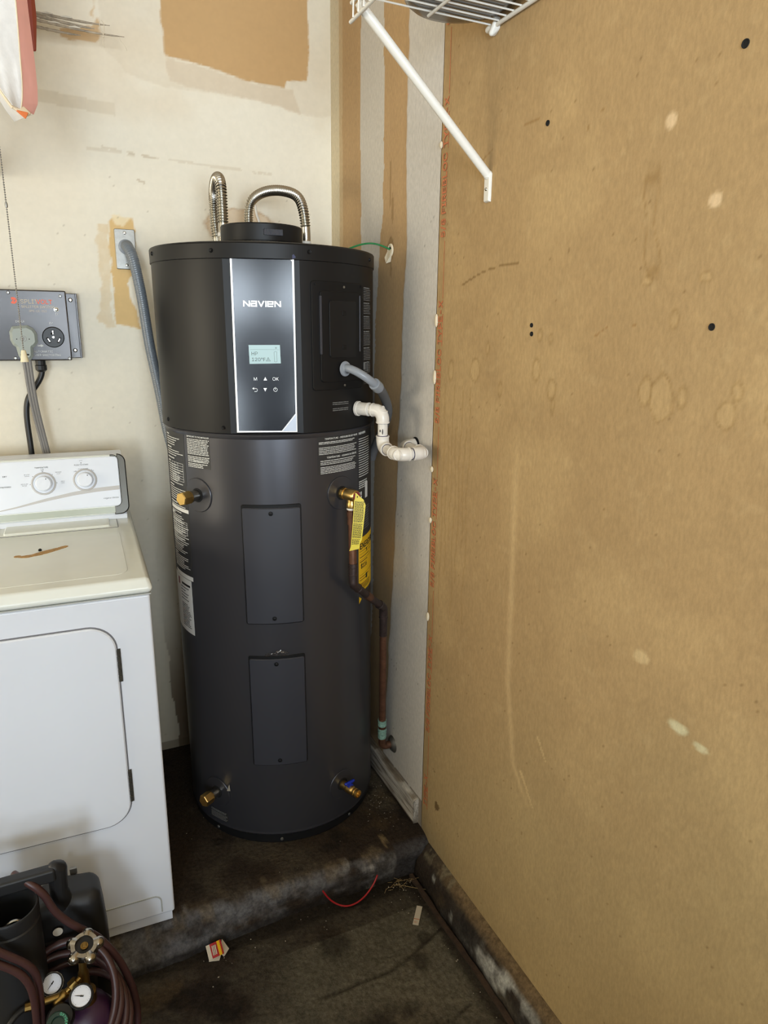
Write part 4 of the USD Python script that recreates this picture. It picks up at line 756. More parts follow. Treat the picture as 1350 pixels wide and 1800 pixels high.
# ------------------------------------------------------------------ splitter box on the wall, its plug and cables, the pull chain
def splitter():
    y = -.075; t = thing('power_splitter_box', 'dark bronze power splitter switch box with black round outlet on the wall', 'switch box', (-.99, 0, 1.475))
    O = lambda px, py: np.array([-.998 + px * .00143, y, 1.572 - (py - 507) * .00152 - (px * .0000)])
    obj('body', [box(-1.165, -.834, y, -.001, 1.3785, 1.571, .004)], 'bronze_box', t)
    fl = obj('mounting_flange', [box(-.836, -.806, -.016, -.001, 1.383, 1.566, .002), box(-.809, -.804, -.028, -.001, 1.383, 1.566, .001)], 'bronze_box', t)
    for z in (1.548, 1.405): obj('screw', [lathe([(0, .004), (.004, .0035), (.0058, .001), (.006, 0)], (-.822, -.016, z), (0, -1, 0), 16)], 'steel', fl)
    for x, z in ((-.979, 1.562), (-.849, 1.556), (-.98, 1.386), (-.841, 1.384)): obj('case_screw', lathe([(0, .002), (.003, .002), (.0042, .0005), (.0045, 0)], (x, y, z), (0, -1, 0), 16), 'dull_steel', t)
    U, V = (1, 0, 0), (0, 0, 1)
    def tx(s, h, px, py, m, b=False): obj('lettering', text(s, h, O(px, py) + [0, -.0004, 0], U, V, .0004, b), m, t, smooth=False)
    tx('SPLIT', .0112, 32, 532, 'cream_print'); tx('VOLT', .0112, 60, 532, 'orange_print', True); tx('SPLITTER SWITCH', .0066, 33, 539.5, 'cream_print'); tx('SPS-C1-011', .0050, 46, 546.5, 'cream_print')
    tx('EV', .0050, 91.5, 551, 'white_print'); tx('DRYER', .0050, 20, 565.5, 'white_print'); tx('EV', .0056, 79, 568, 'white_print'); tx('AUTOMATIC', .0058, 46, 619.5, 'white_print'); tx('POWER SWITCHING', .0058, 39, 626, 'white_print')
    obj('arrow_print', frame(O(54, 607), U, V, ext(Polygon([(0, -.0018), (.0085, -.0018), (.0085, -.0040), (.0165, 0), (.0085, .0040), (.0085, .0018), (0, .0018)]), .0005)), 'white_print', t, smooth=False)
    fl_ = Point(0, 0).buffer(.009, quad_segs=10); fl_ = fl_.difference(Polygon([(-.006, .0095), (-.004, .001), (.0005, .003), (-.0065, -.006), (-.02, .0), (-.01, .02)])).difference(Polygon([(.0005, -.001), (.006, .0035), (.003, -.004)]))
    obj('flame_mark', frame(O(20.5, 527), U, V, ext(fl_, .0004)), 'orange_print', t, smooth=False)
    obj('indicator', [lathe([(.0, .006), (.003, .0055), (.0045, .004), (.005, .0008), (.0065, .0006), (.0068, 0)], O(94.5, 541.5), (0, -1, 0), 20)], 'steel', t)
    so = O(84, 591.5); od = obj('outlet', lathe([(0, .009), (.0265, .009), (.0285, .0075), (.029, .0), ], so, (0, -1, 0), 48), 'black_plastic', t)
    F = lambda g, m, n_: obj(n_, frame(so + [0, -.0092, 0], U, V, g), m, od, smooth=False)
    rot = lambda pl, a, dx, dz: shapely.affinity.translate(shapely.affinity.rotate(pl, a, origin=(0, 0)), dx, dz)
    import shapely.affinity
    F(ext(rot(sbox(-.003, -.008, .003, .008), -28, .014, -.008), .0004), 'dark_hole', 'slot'); F(ext(rot(sbox(-.003, -.008, .003, .008), 28, -.013, -.008), .0004), 'dark_hole', 'slot')
    F(ext(sbox(-.003, .007, .003, .020).union(sbox(-.006, .007, .001, .012)), .0004), 'dark_hole', 'slot')
    for a, dx, dz in ((-28, .0145, -.0075), (28, -.0125, -.0075), (0, 0.0, .014)): F(ext(rot(sbox(-.0014, -.0055, .0014, .0045), a, dx, dz), .0008), 'steel', 'contact')
    F(lathe([(0, .002), (.0032, .0018), (.004, 0)], n=16), 'steel', 'outlet_screw')
    g = lambda x, w: [lathe([(w * .8, 0), (w, .002), (w, .014), (w * 1.15, .016), (w * 1.15, .028), (w * .7, .034), (0, .034)], (x, -.045, 1.3795), (0, 0, -1), 12)]
    obj('cable_gland', g(-.918, .0135), 'black_plastic', t, smooth=25)
    c = thing('black_power_cable', 'thick black cable curving from the splitter box down behind the dryer', 'cable', (-.918, -.045, 1.35))
    obj('jacket', tube(spline([(-.918, -.045, 1.362), (-.920, -.045, 1.335), (-.938, -.045, 1.305), (-.960, -.045, 1.272), (-.970, -.045, 1.225), (-.970, -.045, 1.16), (-.969, -.045, 1.10), (-.967, -.05, 1.02)], 50), .0078, 16), 'black_plastic', c)
    d = thing('dryer_power_cord', 'grey three-strand power cord with flat angled plug in the splitter box', 'power cord', (-.953, y, 1.45))
    pc = O(31, 591.5); oc = Polygon([(-.024, .027), (.012, .030), (.026, .022), (.033, .010), (.033, -.014), (.025, -.024), (.020, -.026), (.018, -.050), (.012, -.059), (-.010, -.059), (-.015, -.050), (-.019, -.026), (-.026, -.020), (-.031, -.008), (-.031, .014)]).buffer(.003).buffer(-.001)
    pb = obj('plug', frame(pc + [0, .0, 0], U, V, bevel_plate(oc, .034, .007)), 'plug_grey', d, smooth=20)
    obj('plug_emblem', frame(pc + [0, -.0341, 0], U, V, ext(Point(0, -.004).buffer(.0082).difference(Point(0, -.004).buffer(.0072)).union(Polygon([(-.003, -.009), (.001, -.009), (.003, .0), (-.001, .0)])), .0003)), 'cord_grey', pb, smooth=False)
    for dx in (-.0165, .0145): obj('plug_screw', cyl(pc + [dx, -.0338, -.005], pc + [dx, -.0346, -.005], .0014, 10), 'dark_hole', pb)
    obj('plug_slot', frame(pc + [-.008, -.0341, -.047], U, V, ext(rrect(-.004, .018, -.002, .002, .0015), .0004)), 'dark_hole', pb, smooth=False)
    for k in (-1, 0, 1):
        o = np.array([k * .0078, 0, 0]); pth = np.array([(pc[0] + .001, -.088, pc[2] - .054), (pc[0] + .002, -.088, pc[2] - .075), (-.950, -.088, 1.32), (-.946, -.080, 1.25), (-.938, -.07, 1.18), (-.928, -.065, 1.10), (-.920, -.06, 1.02)])
        sc = np.linspace(1, .72, 7)[:, None]; obj('strand', tube(spline(pth + o * sc, 40), .0048, 10), 'cord_grey', d)
splitter()
def pull_chain():
    t = thing('pull_chain', 'beaded metal pull chain with a cream bell end hanging before the splitter box', 'pull chain', (-.9365, -.777, 1.43))
    ux = lambda z: np.array([-.9365, -.777 , z]); bs, z = [], 1.4195
    s = trimesh.creation.icosphere(1, .00155); bv, bf = np.array(s.vertices), np.array(s.faces); k = 0; zs = np.arange(1.4325, 2.66, .0042)
    V = np.concatenate([bv + ux(z) for z in zs]); F = np.concatenate([bf + i * len(bv) for i in range(len(zs))])
    obj('beads', trimesh.Trimesh(V, F, process=False), 'dull_steel', t, smooth=True, kind='stuff')
    obj('link_wire', tube([ux(1.432), ux(2.66)], .0004, 5), 'dull_steel', t)
    obj('connector', [lathe([(0, -.0045), (.0022, -.004), (.0026, 0), (.0022, .004), (0, .0045)], ux(1.692), (0, 0, 1), 12)], 'dull_steel', t)
    obj('bell', lathe([(0, 0), (.0036, 0), (.0044, -.002), (.0074, -.021), (.0070, -.0225), (.0, -.0225)], ux(1.4315), (0, 0, 1), 24), 'bell_cream', t)
    l = thing('lamp_holder', 'white ceiling lamp holder with a bulb that is off, above the frame', 'lamp', (-.94, -.80, 2.70))
    obj('base', lathe([(.06, .05), (.058, .03), (.04, .0), (.0, .0)], (-.94, -.80, 2.70), (0, 0, 1), 40), 'pvc', l); obj('bulb', lathe([(.013, 0), (.015, -.02), (.03, -.06), (.028, -.08), (.015, -.098), (0, -.102)], (-.94, -.80, 2.70), (0, 0, 1), 30), 'label_white', l)
pull_chain()

# ------------------------------------------------------------------ the dryer
DR, DY, DA = -.735, -.794, -.0308
def dl(m):
    """dryer coordinates: x from the right side (negative to the left), y from the front to the back"""
    m = cat_(m); v = np.array(m.vertices); c, s = math.cos(DA), math.sin(DA)
    return trimesh.Trimesh(np.stack([DR + v[:, 0] * c - v[:, 1] * s, DY + v[:, 0] * s + v[:, 1] * c, v[:, 2]], 1), m.faces, process=False)
def dryer():
    t = thing('clothes_dryer', 'white clothes dryer with two-knob sloping console and a stain on its top', 'dryer', (DR - .38, DY + .3, 0))
    W, D = .765, .70; FX = lambda m, y=0.0: frame((0, y, 0), (1, 0, 0), (0, 0, 1), m)     # flat shapes on the front: x right, y up, out of the front
    obj('cabinet', dl(m3h([box(-W + .006, -.006, .006, D, .035, .90, 0)], .006)), 'dryer_sky_white', t, smooth=30)
    obj('toe_edge', dl(box(-W + .012, -.012, .012, D, .008, .036, .002)), 'dryer_sky_white', t)
    for x in (-.05, -W + .05):
        for y in (.05, D - .06): obj('foot', dl(cyl((x, y, .001), (x, y, .012), .018, 18)), 'black_plastic', t)
    # top: rounded slab with a sunk field
    top = hull([((x, y, z), .011) for x in (-W + .0105, -.0105) for y in (.0105, D - .012) for z in (.9145,)] + [((x, y, .927), .011) for x in (-W + .014, -.014) for y in (.018, D - .012)], 24)
    tp = obj('top', dl(top), 'dryer_warm_white', t, smooth=30)
    fld = rrect(-W + .045, -.045, .052, .42, .03); f1 = bevel_plate(fld, .0012, .0012); f1.apply_translation([0, 0, .9375]); obj('top_field', dl(f1), 'dryer_warm_white', tp, smooth=30)
    obj('top_seam', dl(box(-W + .004, -.004, .003, D, .9005, .9035)), 'dryer_grey', t)
    # lint lid in its recess
    lf = rrect(-.345, -.045, .455, .555, .004); q = ext(lf.difference(lf.buffer(-.0016)), .0012); q.apply_translation([0, 0, .9376]); ll = obj('lint_lid', dl([(lambda m: (m.apply_translation([0, 0, .9372]), m)[1])(bevel_plate(rrect(-.330, -.065, .470, .548, .006), .0055, .003))]), 'dryer_warm_white', t, smooth=25)
    obj('lid_groove', dl(q), 'seam_dark', ll)
    # stain
    R = np.random.default_rng(12); pts = spline([(-.285, .272), (-.268, .262), (-.245, .268), (-.222, .283), (-.20, .298), (-.178, .315)], 40); w = .004 + .004 * np.sin(np.linspace(0, 3.1, 40)) + .004 * R.random(40)
    sh = shapely.union_all([Point(*p).buffer(a) for p, a in zip(pts, w)]); g = ext(sh, .0006); g.apply_translation([0, 0, .9386]); obj('stain', dl(g), 'stain_gold', tp, label='golden brown dried drip')
    obj('crumb', dl(ball((-.235, .299, .9405), .0042, 1)), 'dark_hole', tp)
    # front door: proud panel with a dark gap round it
    dr = rrect(-.69, -.086, .330, .838, .058, 10)
    obj('door_gap', dl(FX(ext(dr.buffer(.0032).difference(dr.buffer(-.004)), .0008), .0062)), 'seam_dark', t)
    dd = obj('door', dl(FX(bevel_plate(dr, .0065, .003), .006)), 'dryer_sky_white', t, smooth=25)
    for z0, z1 in ((.700, .780), (.385, .470)):
        hh = obj('hinge', dl([cyl((-.0835, .0035, z0 + k * (z1 - z0) / 5 + .0008), (-.0835, .0035, z0 + (k + 1) * (z1 - z0) / 5 - .0008), .0036, 12, .0006) for k in range(5)] + [box(-.089, -.078, .003, .006, z0, z1)]), 'trim_dark', dd)
    bead = rrect(-W + .035, -.035, -.05, .097, .02, 6); bead = bead.difference(bead.buffer(-.0035)).intersection(sbox(-1, .045, 0, .2))
    obj('toe_bead', dl(FX(ext(bead, .0016), .0062)), 'dryer_grey', t)
    # console: cross-section swept across, rounded ends
    ny = [(.545, .9385), (.545, .951), (.552, .957), (.585, 1.104), (.598, 1.118), (.625, 1.124), (.66, 1.120), (.672, 1.10), (.678, .9385)]
    def slab(x0, x1, inset=0.0):
        pl = Polygon(ny).buffer(-inset) if inset else Polygon(ny)
        return frame((x0, 0, 0), (0, 1, 0), (0, 0, 1), ext(pl, x1 - x0))
    obj('console', dl(slab(-W + .01, -.016)), 'dryer_sky_white', t, smooth=20)
    # sloping face coordinates: a along x, b up the slope
    sv = unit(np.array([0, .033, .147])); so = np.array([0, .552, .957]); nrm = np.cross((1, 0, 0), sv)
    Fc = lambda m, off=0.0: dl(frame(so + nrm * off, (1, 0, 0), sv, m))
    rim = Polygon(rrect(-W + .012, -.010, -.004, .166, .022, 8).exterior); 
    obj('console_rim', Fc(bevel_plate(rim, .010, .004), .000), 'dryer_warm_white', t, smooth=25)
    ep = rrect(-W + .012, -.0075, -.006, .168, .024, 8).difference(rrect(-W, -.0290, .0190, .1625, .014, 8)).difference(sbox(-W - .1, -.2, -.048, .2)).difference(sbox(-.2, .1625, -.030, .2)); obj('console_end', Fc(bevel_plate(max(getattr(ep, 'geoms', [ep]), key=lambda g: g.area), .0118, .003), .0), 'trim_dark', t, smooth=25, label='dark worn metallic console end')
    obj('console_strip', Fc(bevel_plate(rrect(-W + .02, -.028, .0, .0165, .003), .0008, .0004), .0100), 'smoky_strip', t)
    face = rrect(-W + .02, -.0285, .019, .160, .011, 8); obj('console_face', Fc(bevel_plate(face, .003, .001), .0096), 'dryer_sky_white', t, smooth=25)
    ff = .0127; sw = []
    xs = np.linspace(-.40, -.0295, 40); up = np.interp(xs, [-.40, -.30, -.22, -.15, -.09, -.0225], [.0190, .0365, .0545, .0670, .0735, .0765]); dnn = np.interp(xs, [-.40, -.30, -.22, -.15, -.09, -.0225], [.0180, .0325, .0465, .0570, .0625, .0650])
    obj('swoosh', Fc(ext(Polygon(np.r_[np.c_[xs, up], np.c_[xs, dnn][::-1]]), .0003), ff), 'dryer_swoosh', t, smooth=False)
    tw = lambda s, h, x, y, b=False: (lambda g: (g.apply_translation([x - g.bounds[:, 0].mean(), y, 0]), g)[1])(meshkit.text_mesh(s, h, .0002, b))
    for x, y, nm in ((-.2245, .0955, 0), (-.1185, .0985, 1)):
        kk = obj('dial_ring', Fc(lathe([(.0315, 0), (.0305, .002), (.028, .0025), (.0265, .001), (.0265, 0)], (x, y, 0), n=48), ff), 'dryer_swoosh', t)
        obj('knob', Fc(lathe([(0, .017), (.0175, .017), (.0200, .0145), (.0212, .002), (.0212, 0)], (x, y, 0), n=48), ff), 'dryer_sky_white', kk); obj('knob_dot', Fc(cyl((x + .007, y + .012, .0168), (x + .007, y + .012, .0173), .0014, 10), ff), 'black_print', kk)
    W_ = lambda *g: obj('console_print', Fc(trimesh.util.concatenate(g), ff), 'grey_print', t, smooth=False)
    W_(tw('TEMPERATURE', .0034, -.2265, .1385, True)); W_(tw('LOW', .0026, -.2245, .1335), tw('Bajo', .0022, -.2245, .1300)); W_(tw('EX LOW', .0026, -.2640, .1215), tw('Delicate', .0022, -.2640, .1175)); W_(tw('MEDIUM', .0026, -.1850, .1235), tw('Casual', .0022, -.1850, .1195))
    W_(tw('AIR FLUFF', .0026, -.2720, .0960), tw('No Heat', .0022, -.2720, .0920)); W_(tw('HIGH', .0026, -.1760, .0975), tw('Heavy', .0022, -.1760, .0935))
    W_(tw('PUSH TO START', .0034, -.1245, .1395, True)); W_(tw('off of push again', .0024, -.1210, .1290)); W_(tw('START', .0020, -.125, .1520)); W_(tw('OFF', .0024, -.1430, .1225), tw('ON', .0024, -.0960, .1225)); W_(tw('DRY', .0040, -.318, .119, True)); W_(tw('PREFERRED', .0034, -.318, .0905, True))
    for x0, y0, an in ((-.2245, .0955, (0, 45, 90, 140, 180)), (-.1185, .0985, (55, 130))):
        for a in np.radians(an): obj('dial_tick', Fc(box(x0 + .0335 * math.cos(a) - .0007, x0 + .0335 * math.cos(a) + .0007, y0 + .0335 * math.sin(a) - .0012, y0 + .0335 * math.sin(a) + .0012, 0, .0002), ff), 'grey_print', t, smooth=False)
    obj('indicator_dot', Fc(cyl((-.125, .1465, 0), (-.125, .1465, .0002), .0015, 10), ff), 'grey_print', t)
    g = tw('Legacy Series', .0044, -.055, .0405); v = np.array(g.vertices); v[:, 0] += .35 * (v[:, 1] - .0405); obj('console_script', Fc(trimesh.Trimesh(v, g.faces, process=False), ff), 'grey_print', t, smooth=False)
def m3h(boxes, r):
    out = []
    for b in boxes:
        lo, hi = b.bounds; out.append(hull([((x, y, z), r) for x in (lo[0] + r, hi[0] - r) for y in (lo[1] + r, hi[1] - r) for z in (lo[2] + r, hi[2] - r)], 20))
    return [trimesh.Trimesh(*meshkit.arrays(o)[:2], process=False) for o in out]
dryer()

# ------------------------------------------------------------------ shelf on the right wall, its brace, the pan on it
def shelf():
    z = 2.073; t = thing('wire_shelf', 'white wire shelf with diagonal brace high on the right wall', 'shelf', (0, -1.3, z))
    xe, y0, y1 = -.312, -.952, -2.05
    obj('rail', cyl((-.012, y0 + .012, z), (-.012, y1, z), .0042, 14), 'wire_white', t); obj('rail', cyl((xe, y0 + .022, z - .002), (xe, y1, z - .002), .0036, 14), 'wire_white', t)
    obj('rail', cyl((xe - .002, y0 + .022, z - .034), (xe - .002, y1, z - .034), .0036, 14), 'wire_white', t); obj('rail', cyl((-.16, y0, z - .005), (-.16, y1, z - .005), .0030, 12), 'wire_white', t)
    for k in range(44):
        y = y0 - .0252 * k
        obj('wire', tube(np.array([(-.008, y, z + .0035), (xe + .004, y, z + .0035), (xe - .003, y, z + .001), (xe - .005, y, z - .006), (xe - .006, y, z - .034)]), .0018, 8), 'wire_white', t)
    obj('end_cap', [lathe([(0, .010), (.0055, .009), (.007, .004), (.007, -.006), (.0045, -.010)], (-.012, y0 + .010, z), (0, 1, 0), 16)], 'wire_white', t)
    obj('wall_clip', [hull([((-.006, y0 - .010, z - .002), .006), ((-.008, y0 + .002, z - .008), .007), ((-.016, y0 - .004, z - .012), .006), ((-.014, y0 - .012, z + .002), .006)], 14), cyl((-.004, y0 - .012, z + .012), (-.018, y0 - .012, z + .012), .004, 12, .001)], 'wire_white', t)
    a, b = np.array([-.305, -.966, 2.052]), np.array([-.006, -.954, 1.796]); d = unit(b - a)
    br = obj('brace', [tube(np.vstack([[a - d * .012], a, b]), [.0075, .0092, .0092], 18), cyl(a - [0, .010, 0], a + [0, .010, 0], .008, 14, .001)], 'wire_white', t)
    s = unit(np.cross(d, (0, 1, 0)))
    obj('brace_foot', [hull([((-.0085, -.954 + q, zz), .0026) for q in (-.0075, .0075) for zz in (1.800, 1.748)] + [((-.005, -.954 + q, zz), .0016) for q in (-.009, .009) for zz in (1.800, 1.746)], 12), cyl((-.008, -.954, 1.806), (-.008, -.954, 1.79), .0092, 16, .003)], 'wire_white', br)
    obj('foot_screw', lathe([(0, .0032), (.0022, .003), (.0036, .001), (.0038, -.001)], (-.0108, -.954, 1.770), (-1, 0, 0), 14), 'steel', br)
    p = thing('steel_pan', 'round steel pan lying on the white wire shelf', 'pan', (-.117, -1.000, z + .006))
    obj('bowl', lathe([(0, .0), (.082, .0), (.098, .003), (.107, .010), (.110, .022), (.1105, .045), (.113, .046), (.113, .0475), (.108, .047), (.107, .022), (.104, .012), (.096, .005), (.082, .002), (0, .002)], (-.117, -1.000, z + .0062), n=80), 'pan_steel', p, smooth=40)
shelf()

# ------------------------------------------------------------------ bag and sticks on an overhead shelf, top left (the shelf itself is outside the frame)
def overhead():
    s = thing('storage_shelf', 'wooden storage shelf on the back wall left of the frame', 'shelf', (-1.9, -.2, 2.19), kind='structure')
    obj('board', box(-2.9, -.955, -.41, -.002, 2.185, 2.203, .002), 'skin_shelf_wood', s); obj('board', box(-2.9, -.985, -.40, -.002, 1.866, 1.884, .002), 'skin_shelf_wood', s)  # lower board is out of view, placed to shade the upper back wall
    t = thing('plastic_bag', 'white and pink plastic bag hanging at the top left corner', 'bag', (-.95, -.42, 2.2))
    Z = np.array([2.60, 2.45, 2.30, 2.20, 2.14, 2.08, 2.035, 1.99, 1.958, 1.935]); R = np.random.default_rng(8)
    xf = np.array([-.884, -.884, -.884, -.8835, -.8835, -.885, -.8865, -.888, -.891, -.896]); xb = np.array([-.861, -.861, -.861, -.861, -.861, -.8595, -.8585, -.8585, -.861, -.872]); xl = np.array([-1.25, -1.2, -1.14, -1.09, -1.04, -1.0, -.97, -.945, -.928, -.912])
    def sheet(xa, xb_, ya, yb, nu=16, nz=50, amp=.004, sc=30, seed=0):
        u, q, f = grid(np.linspace(0, 1, nu), np.linspace(0, 1, nz)); zz = np.interp(q, np.linspace(0, 1, len(Z)), Z); a = np.interp(q, np.linspace(0, 1, len(Z)), xa); b = np.interp(q, np.linspace(0, 1, len(Z)), xb_)
        x = a + (b - a) * u; y = ya + (yb - ya) * u + amp * 2 * (fb(x * 2, zz * .5, sc, seed) - .5) * np.sin(np.pi * np.clip(u, 0, 1)) ** .5
        m = trimesh.Trimesh(np.stack([x, y, zz], 1), f, process=False); return m
    def solid(m, th):
        n = m.vertex_normals; v = np.vstack([m.vertices, np.array(m.vertices) - n * th]); k = len(m.vertices); e = m.edges_sorted; q, c = np.unique(e, axis=0, return_counts=True)
        be = set(map(tuple, q[c == 1])); side = [(a, b) for a, b in m.edges if tuple(sorted((a, b))) in be]
        f = np.vstack([m.faces, m.faces[:, ::-1] + k] + [np.array([[b, a, a + k], [b, a + k, b + k]]) for a, b in side]); return trimesh.Trimesh(v, f, process=False)
    obj('white_front', solid(sheet(xl, xf, -.47, -.448, amp=.006), .0012), 'bag_white', t); obj('pink_side', solid(sheet(xf, xb, -.448, -.415, amp=.002, seed=3), .0012), 'bag_pink', t)
    obj('bag_back', solid(sheet(xl, xb, -.33, -.415, amp=.003, seed=5), .0012), 'bag_white', t)
    obj('hem', tube(spline([(x, -.4485, z) for x, z in zip(xf[2:], Z[2:])], 40), .0016, 8), 'bag_cream', t)
    obj('bottom_edge', tube(spline([(x, -.468 + .02 * k / 9, z - .001) for k, (x, z) in enumerate(zip(xl[3:], Z[3:]))], 40), .0030, 8), 'bag_cream', t)
    obj('bottom_tip', [hull([((-.912, -.452, 1.936), .003), ((-.888, -.446, 1.922), .002), ((-.880, -.436, 1.931), .003), ((-.897, -.445, 1.945), .003)], 12)], 'bag_cream', t)
    obj('orange_tip', [hull([((-.903, -.455, 1.9285), .002), ((-.889, -.451, 1.9175), .0016), ((-.884, -.449, 1.928), .002)], 12)], 'bag_orange', t)
    t2 = thing('red_bag', 'dark red plastic bag edge behind the pink bag at top left', 'bag', (-.86, -.3, 2.3))
    obj('sheet', [hull([((-.90, -.30, 2.45), .004), ((-.847, -.30, 2.45), .004), ((-.846, -.29, 2.17), .004), ((-.90, -.30, 2.15), .004), ((-.853, -.30, 2.10), .003), ((-.90, -.28, 2.10), .004)], 14)], 'bag_red', t2)
    R = np.random.default_rng(21)
    for k, (z0, z1, x1, y0, y1, r) in enumerate(((2.243, 2.246, -.662, -.105, -.10, .0036), (2.234, 2.236, -.70, -.115, -.09, .0044), (2.222, 2.2235, -.628, -.12, -.105, .0034), (2.213, 2.2165, -.735, -.10, -.085, .004))):
        q = thing('stick', ('grey stick, upper of the four by the plastic bag', 'grey stick, second from the top of the four by the plastic bag', 'longest grey stick, reaching furthest right by the plastic bag', 'shortest grey stick, lowest of the four by the plastic bag')[k], 'stick', (-.9, y0, z0), group='sticks poking out beside the bag')
        p = spline([(-1.15, y0, z0 - .004), (-.98, y0, z0), (-.87, y0, z0 + .002), (-.78, (y0 + y1) / 2, (z0 + z1) / 2 - .001), (x1, y1, z1)], 60); rr = r * np.interp(np.linspace(0, 1, 60), [0, .8, 1], [1.2, .9, .45]) * (1 + .35 * (R.random(60) - .5)); rr[-2:] *= .6
        obj('bark', tube(p, rr, 8), 'stick_grey', q, smooth=50)
        if k in (0, 2):
            flakes = [hull([(p[i] + [-.012, -.004, .002], .0012), (p[i] + [.014, -.005, .0025], .0014), (p[i] + [.002, -.006, .004], .0012)], 8) for i in range(22, 52, 6)]
            obj('loose_bark', flakes, 'paper_white', q, kind='stuff')
    q = thing('string', 'pale knotted string dangling from the sticks', 'string', (-.685, -.11, 2.22))
    p = [(-.687, -.112, 2.249), (-.688, -.113, 2.235), (-.684, -.116, 2.222), (-.681, -.114, 2.214), (-.683, -.113, 2.20), (-.680, -.112, 2.188)]
    obj('strand', [tube(spline(p, 24), .0012, 6), tube(spline([(-.683, -.112, 2.250), (-.678, -.115, 2.24), (-.680, -.116, 2.222), (-.683, -.115, 2.210)], 16), .0011, 6), ball((-.682, -.115, 2.213), .0028, 1)], 'string_white', q)
    q = thing('thread', 'thin frayed thread hanging from the longest stick tip', 'string', (-.63, -.105, 2.21)); obj('strand', tube(spline([(-.640, -.106, 2.222), (-.637, -.108, 2.211), (-.629, -.108, 2.202), (-.624, -.107, 2.191)], 14), .0007, 5), 'string_white', q)
overhead()

# ------------------------------------------------------------------ torch outfit in the lower left corner
def tote():
    t = thing('cylinder_tote', 'black moulded plastic carrying tote with bar handle in front of the dryer', 'tote', (-1.03, -.93, -.11))
    R_, Y0, Y1 = .028, -.925, -.890
    prof = [(-.933, .272), (-.930, .236), (-.9265, .17), (-.926, .05), (-.926, -.08), (-1.22, -.08), (-1.22, .24), (-.972, .278)]
    body = hull([((x, y, z), R_) for x, z in prof for y in (Y0, Y1)], 24) + hull([((-.955, -.945, .10), .026), ((-.955, -.945, -.08), .026), ((-1.2, -.945, -.08), .026), ((-1.2, -.945, .10), .026), ((-.985, -.935, .20), .024), ((-1.2, -.935, .2), .024)], 20)
    obj('body', body, 'tote_plastic', t, smooth=40)
    post = hull([((-.985, -.925, .275), .026), ((-.984, -.952, .335), .018)], 20) + hull([((-.984, -.952, .335), .018), ((-.980, -.962, .395), .0175), ((-.986, -.968, .405), .014)], 20)
    obj('post', post, 'tote_plastic', t, smooth=40)
    obj('post', hull([((-1.225, -.925, .235), .026), ((-1.232, -.955, .335), .018)], 20) + hull([((-1.232, -.955, .335), .018), ((-1.238, -.975, .402), .0175)], 20), 'tote_plastic', t, smooth=40)
    hb = hull([((-.990, -.966 - e, .398 + q), .006) for q in (-.009, .009) for e in (0, .014)] + [((-1.25, -.972 - e, .402 + q), .006) for q in (-.009, .009) for e in (0, .014)], 16)
    obj('handle', hb, 'tote_plastic', t, smooth=40)
    sl = lathe([(.040, .20), (.053, .20), (.0535, .325), (.053, .335), (.0505, .338), (.0535, .343), (.054, .366), (.0525, .370), (.0495, .370), (.048, .366), (.048, .20), (.040, .20)], (-1.072, -1.000, 0), n=64)
    obj('sleeve', sl, 'tote_plastic', t, smooth=30)
    obj('sleeve_base', lathe([(0, -.108), (.0525, -.108), (.053, .20), (0, .20)], (-1.072, -1.000, 0), n=48), 'tote_plastic', t)
    obj('dot_sticker', trimesh.Trimesh(np.array((c := cyl((0, 0, 0), (0, .001, 0), .0098, 28)).vertices) + [-.9955, -.9615, .240], c.faces), 'paper_white', t)
    obj('strap', [box(-.962, -.951, -.868, -.864, .24, .302, .0005), box(-.964, -.949, -.870, -.862, .296, .310, .001)], 'dull_steel', t)
    a = thing('acetylene_cylinder', 'dark cylinder with wire bail inside the tote sleeve', 'gas cylinder', (-1.072, -1.0, .20))
    obj('shoulder', lathe([(.0, .285), (.010, .285), (.016, .275), (.035, .262), (.042, .24), (.044, .205), (0, .205)], (-1.072, -1.0, 0), n=40), 'black_plastic', a)
    obj('bail', tube(spline([(-1.10, -1.005, .265), (-1.092, -1.006, .318), (-1.065, -1.006, .338), (-1.046, -1.004, .322), (-1.042, -1.002, .27)], 30), .0035, 10), 'steel', a)
tote()
